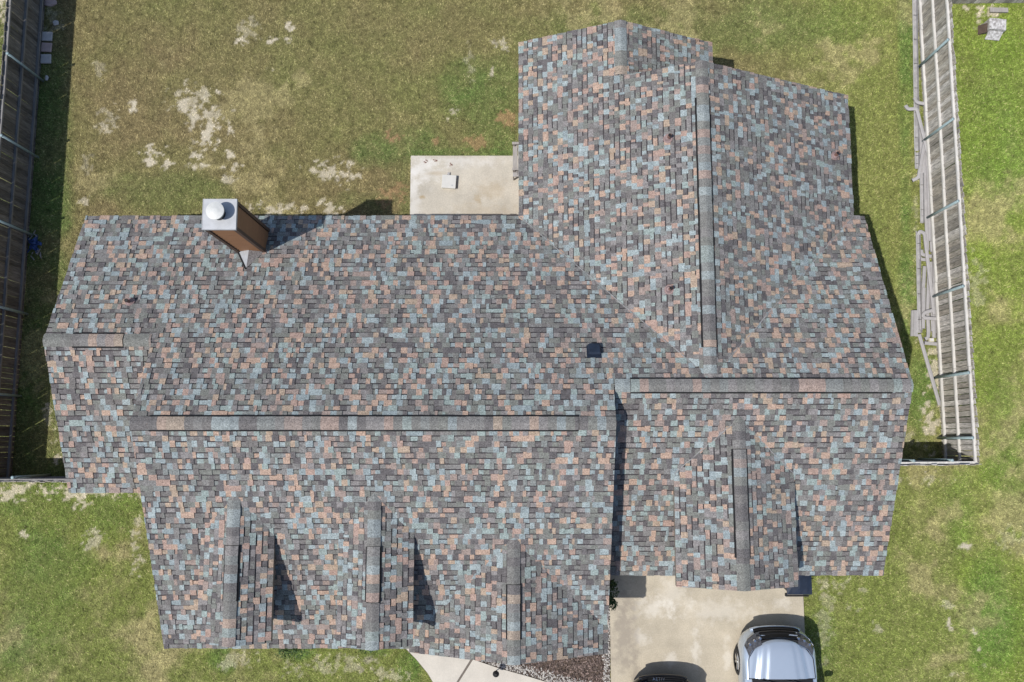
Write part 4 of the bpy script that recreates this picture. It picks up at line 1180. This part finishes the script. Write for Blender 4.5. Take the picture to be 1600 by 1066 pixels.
    # wheels
    for yw in (-.93, -3.72):
        for s in (-1, 1):
            mb = MB(); xo = s * (hw - .13)
            prof = [(-.12, .24), (-.125, .33), (-.09, .375), (.09, .375), (.125, .33), (.12, .24)]
            rows = [[(xo + a, yw + r_ * math.cos(th_), .345 + r_ * math.sin(th_)) for a, r_ in prof] for th_ in [2 * math.pi * q / 28 for q in range(29)]]
            mb.grid(rows); wv = mb.build('wheel', M['tyre'], t, True)
            mb = MB(); mb.tube([(xo + s * .06, yw, .345), (xo + s * .075, yw, .345)], .235, 24); mb.build('rim_back', M['black'], wv)
            mb = MB()
            for q in range(6):
                th_ = q * math.pi / 3 + .3
                mb.bar((xo + s * .10, yw, .345), (xo + s * .095, yw + .235 * math.cos(th_), .345 + .235 * math.sin(th_)), .055, .03, 0, Vector((1, 0, 0)))
            mb.tube([(xo + s * .07, yw, .345), (xo + s * .118, yw, .345)], .05, 12)
            mb.build('rim', M['rim'], wv)
    # cowl, wipers, windscreen, cabin
    mb = MB(); hz = hood_z + .06
    mb.grid([[(a * k, -1.14 - .06 * abs(a), hz + .01 - .03 * a * a) for a in (-.78, -.4, 0, .4, .78)], [(a * k, -1.34, hz + .045 - .02 * a * a) for a in (-.78, -.4, 0, .4, .78)]])
    o = mb.build('cowl', M['black'], t); o.data.flip_normals()
    for s, a in ((-1, -.6), (1, .05)):
        mb = MB(); mb.bar((a * k, -1.2, hz + .05), ((a + .55) * k, -1.29, hz + .07), .02, .02); mb.bar((a * k + .1, -1.16, hz + .045), (a * k + .3, -1.24, hz + .06), .014, .014); mb.build('wiper', M['felt'], t)
    W0, W1 = [(a * k, -1.32, hz + .03) for a in (-.80, -.4, 0, .4, .80)], [(a * k * .82, -1.95, 1.66) for a in (-.80, -.4, 0, .4, .80)]
    mb = MB(); mb.grid([W0, W1]); o = mb.build('windscreen', M['glass'], t); o.data.flip_normals()
    R1 = [(a * k * .82, -3.9, 1.64) for a in (-.80, -.4, 0, .4, .80)]
    mid = [(a * k * .82, -2.8, 1.71 - .05 * a * a) for a in (-.80, -.4, 0, .4, .80)]
    mb = MB(); mb.grid([W1, mid, R1]); o = mb.build('roof', paint, t, True); o.data.flip_normals()
    R2 = [(a * k, -4.55, hz) for a in (-.80, -.4, 0, .4, .80)]
    mb = MB(); mb.grid([R1, R2]); o = mb.build('rear_window', M['glass'], t); o.data.flip_normals()
    for s in (-1, 1):
        e = 0 if s < 0 else -1
        S = [W0[e], W1[e], mid[e], R1[e], R2[e]]
        lowr = [(s * .87 * k, p[1], hz - .04) for p in S]
        mb = MB()
        for i in range(4): mb.face([lowr[i], lowr[i + 1], S[i + 1], S[i]] if i else [lowr[0], lowr[1], S[1], S[0]])
        mb.build('side_window', M['glass'], t)
        mb = MB(); mb.box(s * (hw - .02) - .0 if s > 0 else -(hw + .18), (hw + .18) if s > 0 else -(hw - .02), -1.75, -1.62, 1.02, 1.16); mb.build('mirror', paint, t, bevel=.03)
    mb = MB()
    mb.grid([[(a * k, b, hood_z + .0) for a, b in ((-.9, -1.2), (-.9, -4.6))], [(a * k, b, hood_z + .035) for a, b in ((-.5, -1.2), (-.5, -4.6))], [(a * k, b, hood_z + .035) for a, b in ((.5, -1.2), (.5, -4.6))], [(a * k, b, hood_z) for a, b in ((.9, -1.2), (.9, -4.6))]])
    mb.build('beltline_deck', paint, t)
    if letters:
        cu = bpy.data.curves.new('badge_letters', 'FONT'); cu.body = letters; cu.size = .115; cu.extrude = .006; cu.align_x = 'CENTER'; cu.align_y = 'CENTER'; cu.space_character = 1.12
        tmp = bpy.data.objects.new('tmp', cu); COL.objects.link(tmp)
        dg = bpy.context.evaluated_depsgraph_get(); me = bpy.data.meshes.new_from_object(tmp.evaluated_get(dg))
        bpy.data.objects.remove(tmp); me.materials.clear(); me.materials.append(M['chrome'])
        o = bpy.data.objects.new('badge_letters', me); link(o, t)
        o.location = (-.13, -.035, .735); o.rotation_euler = (R(-28), 0, 0)
    return t
car('parked_car', 'silver blue car with creased hood parked nose up on the driveway', 'car', 6.98, -4.90, M['silver'])
car('parked_car', 'black car on the driveway, only its nose showing at the bottom edge', 'car', 3.98, -6.15, M['blackpaint'], 1.86, .82, 0, .02, 'AETIV')
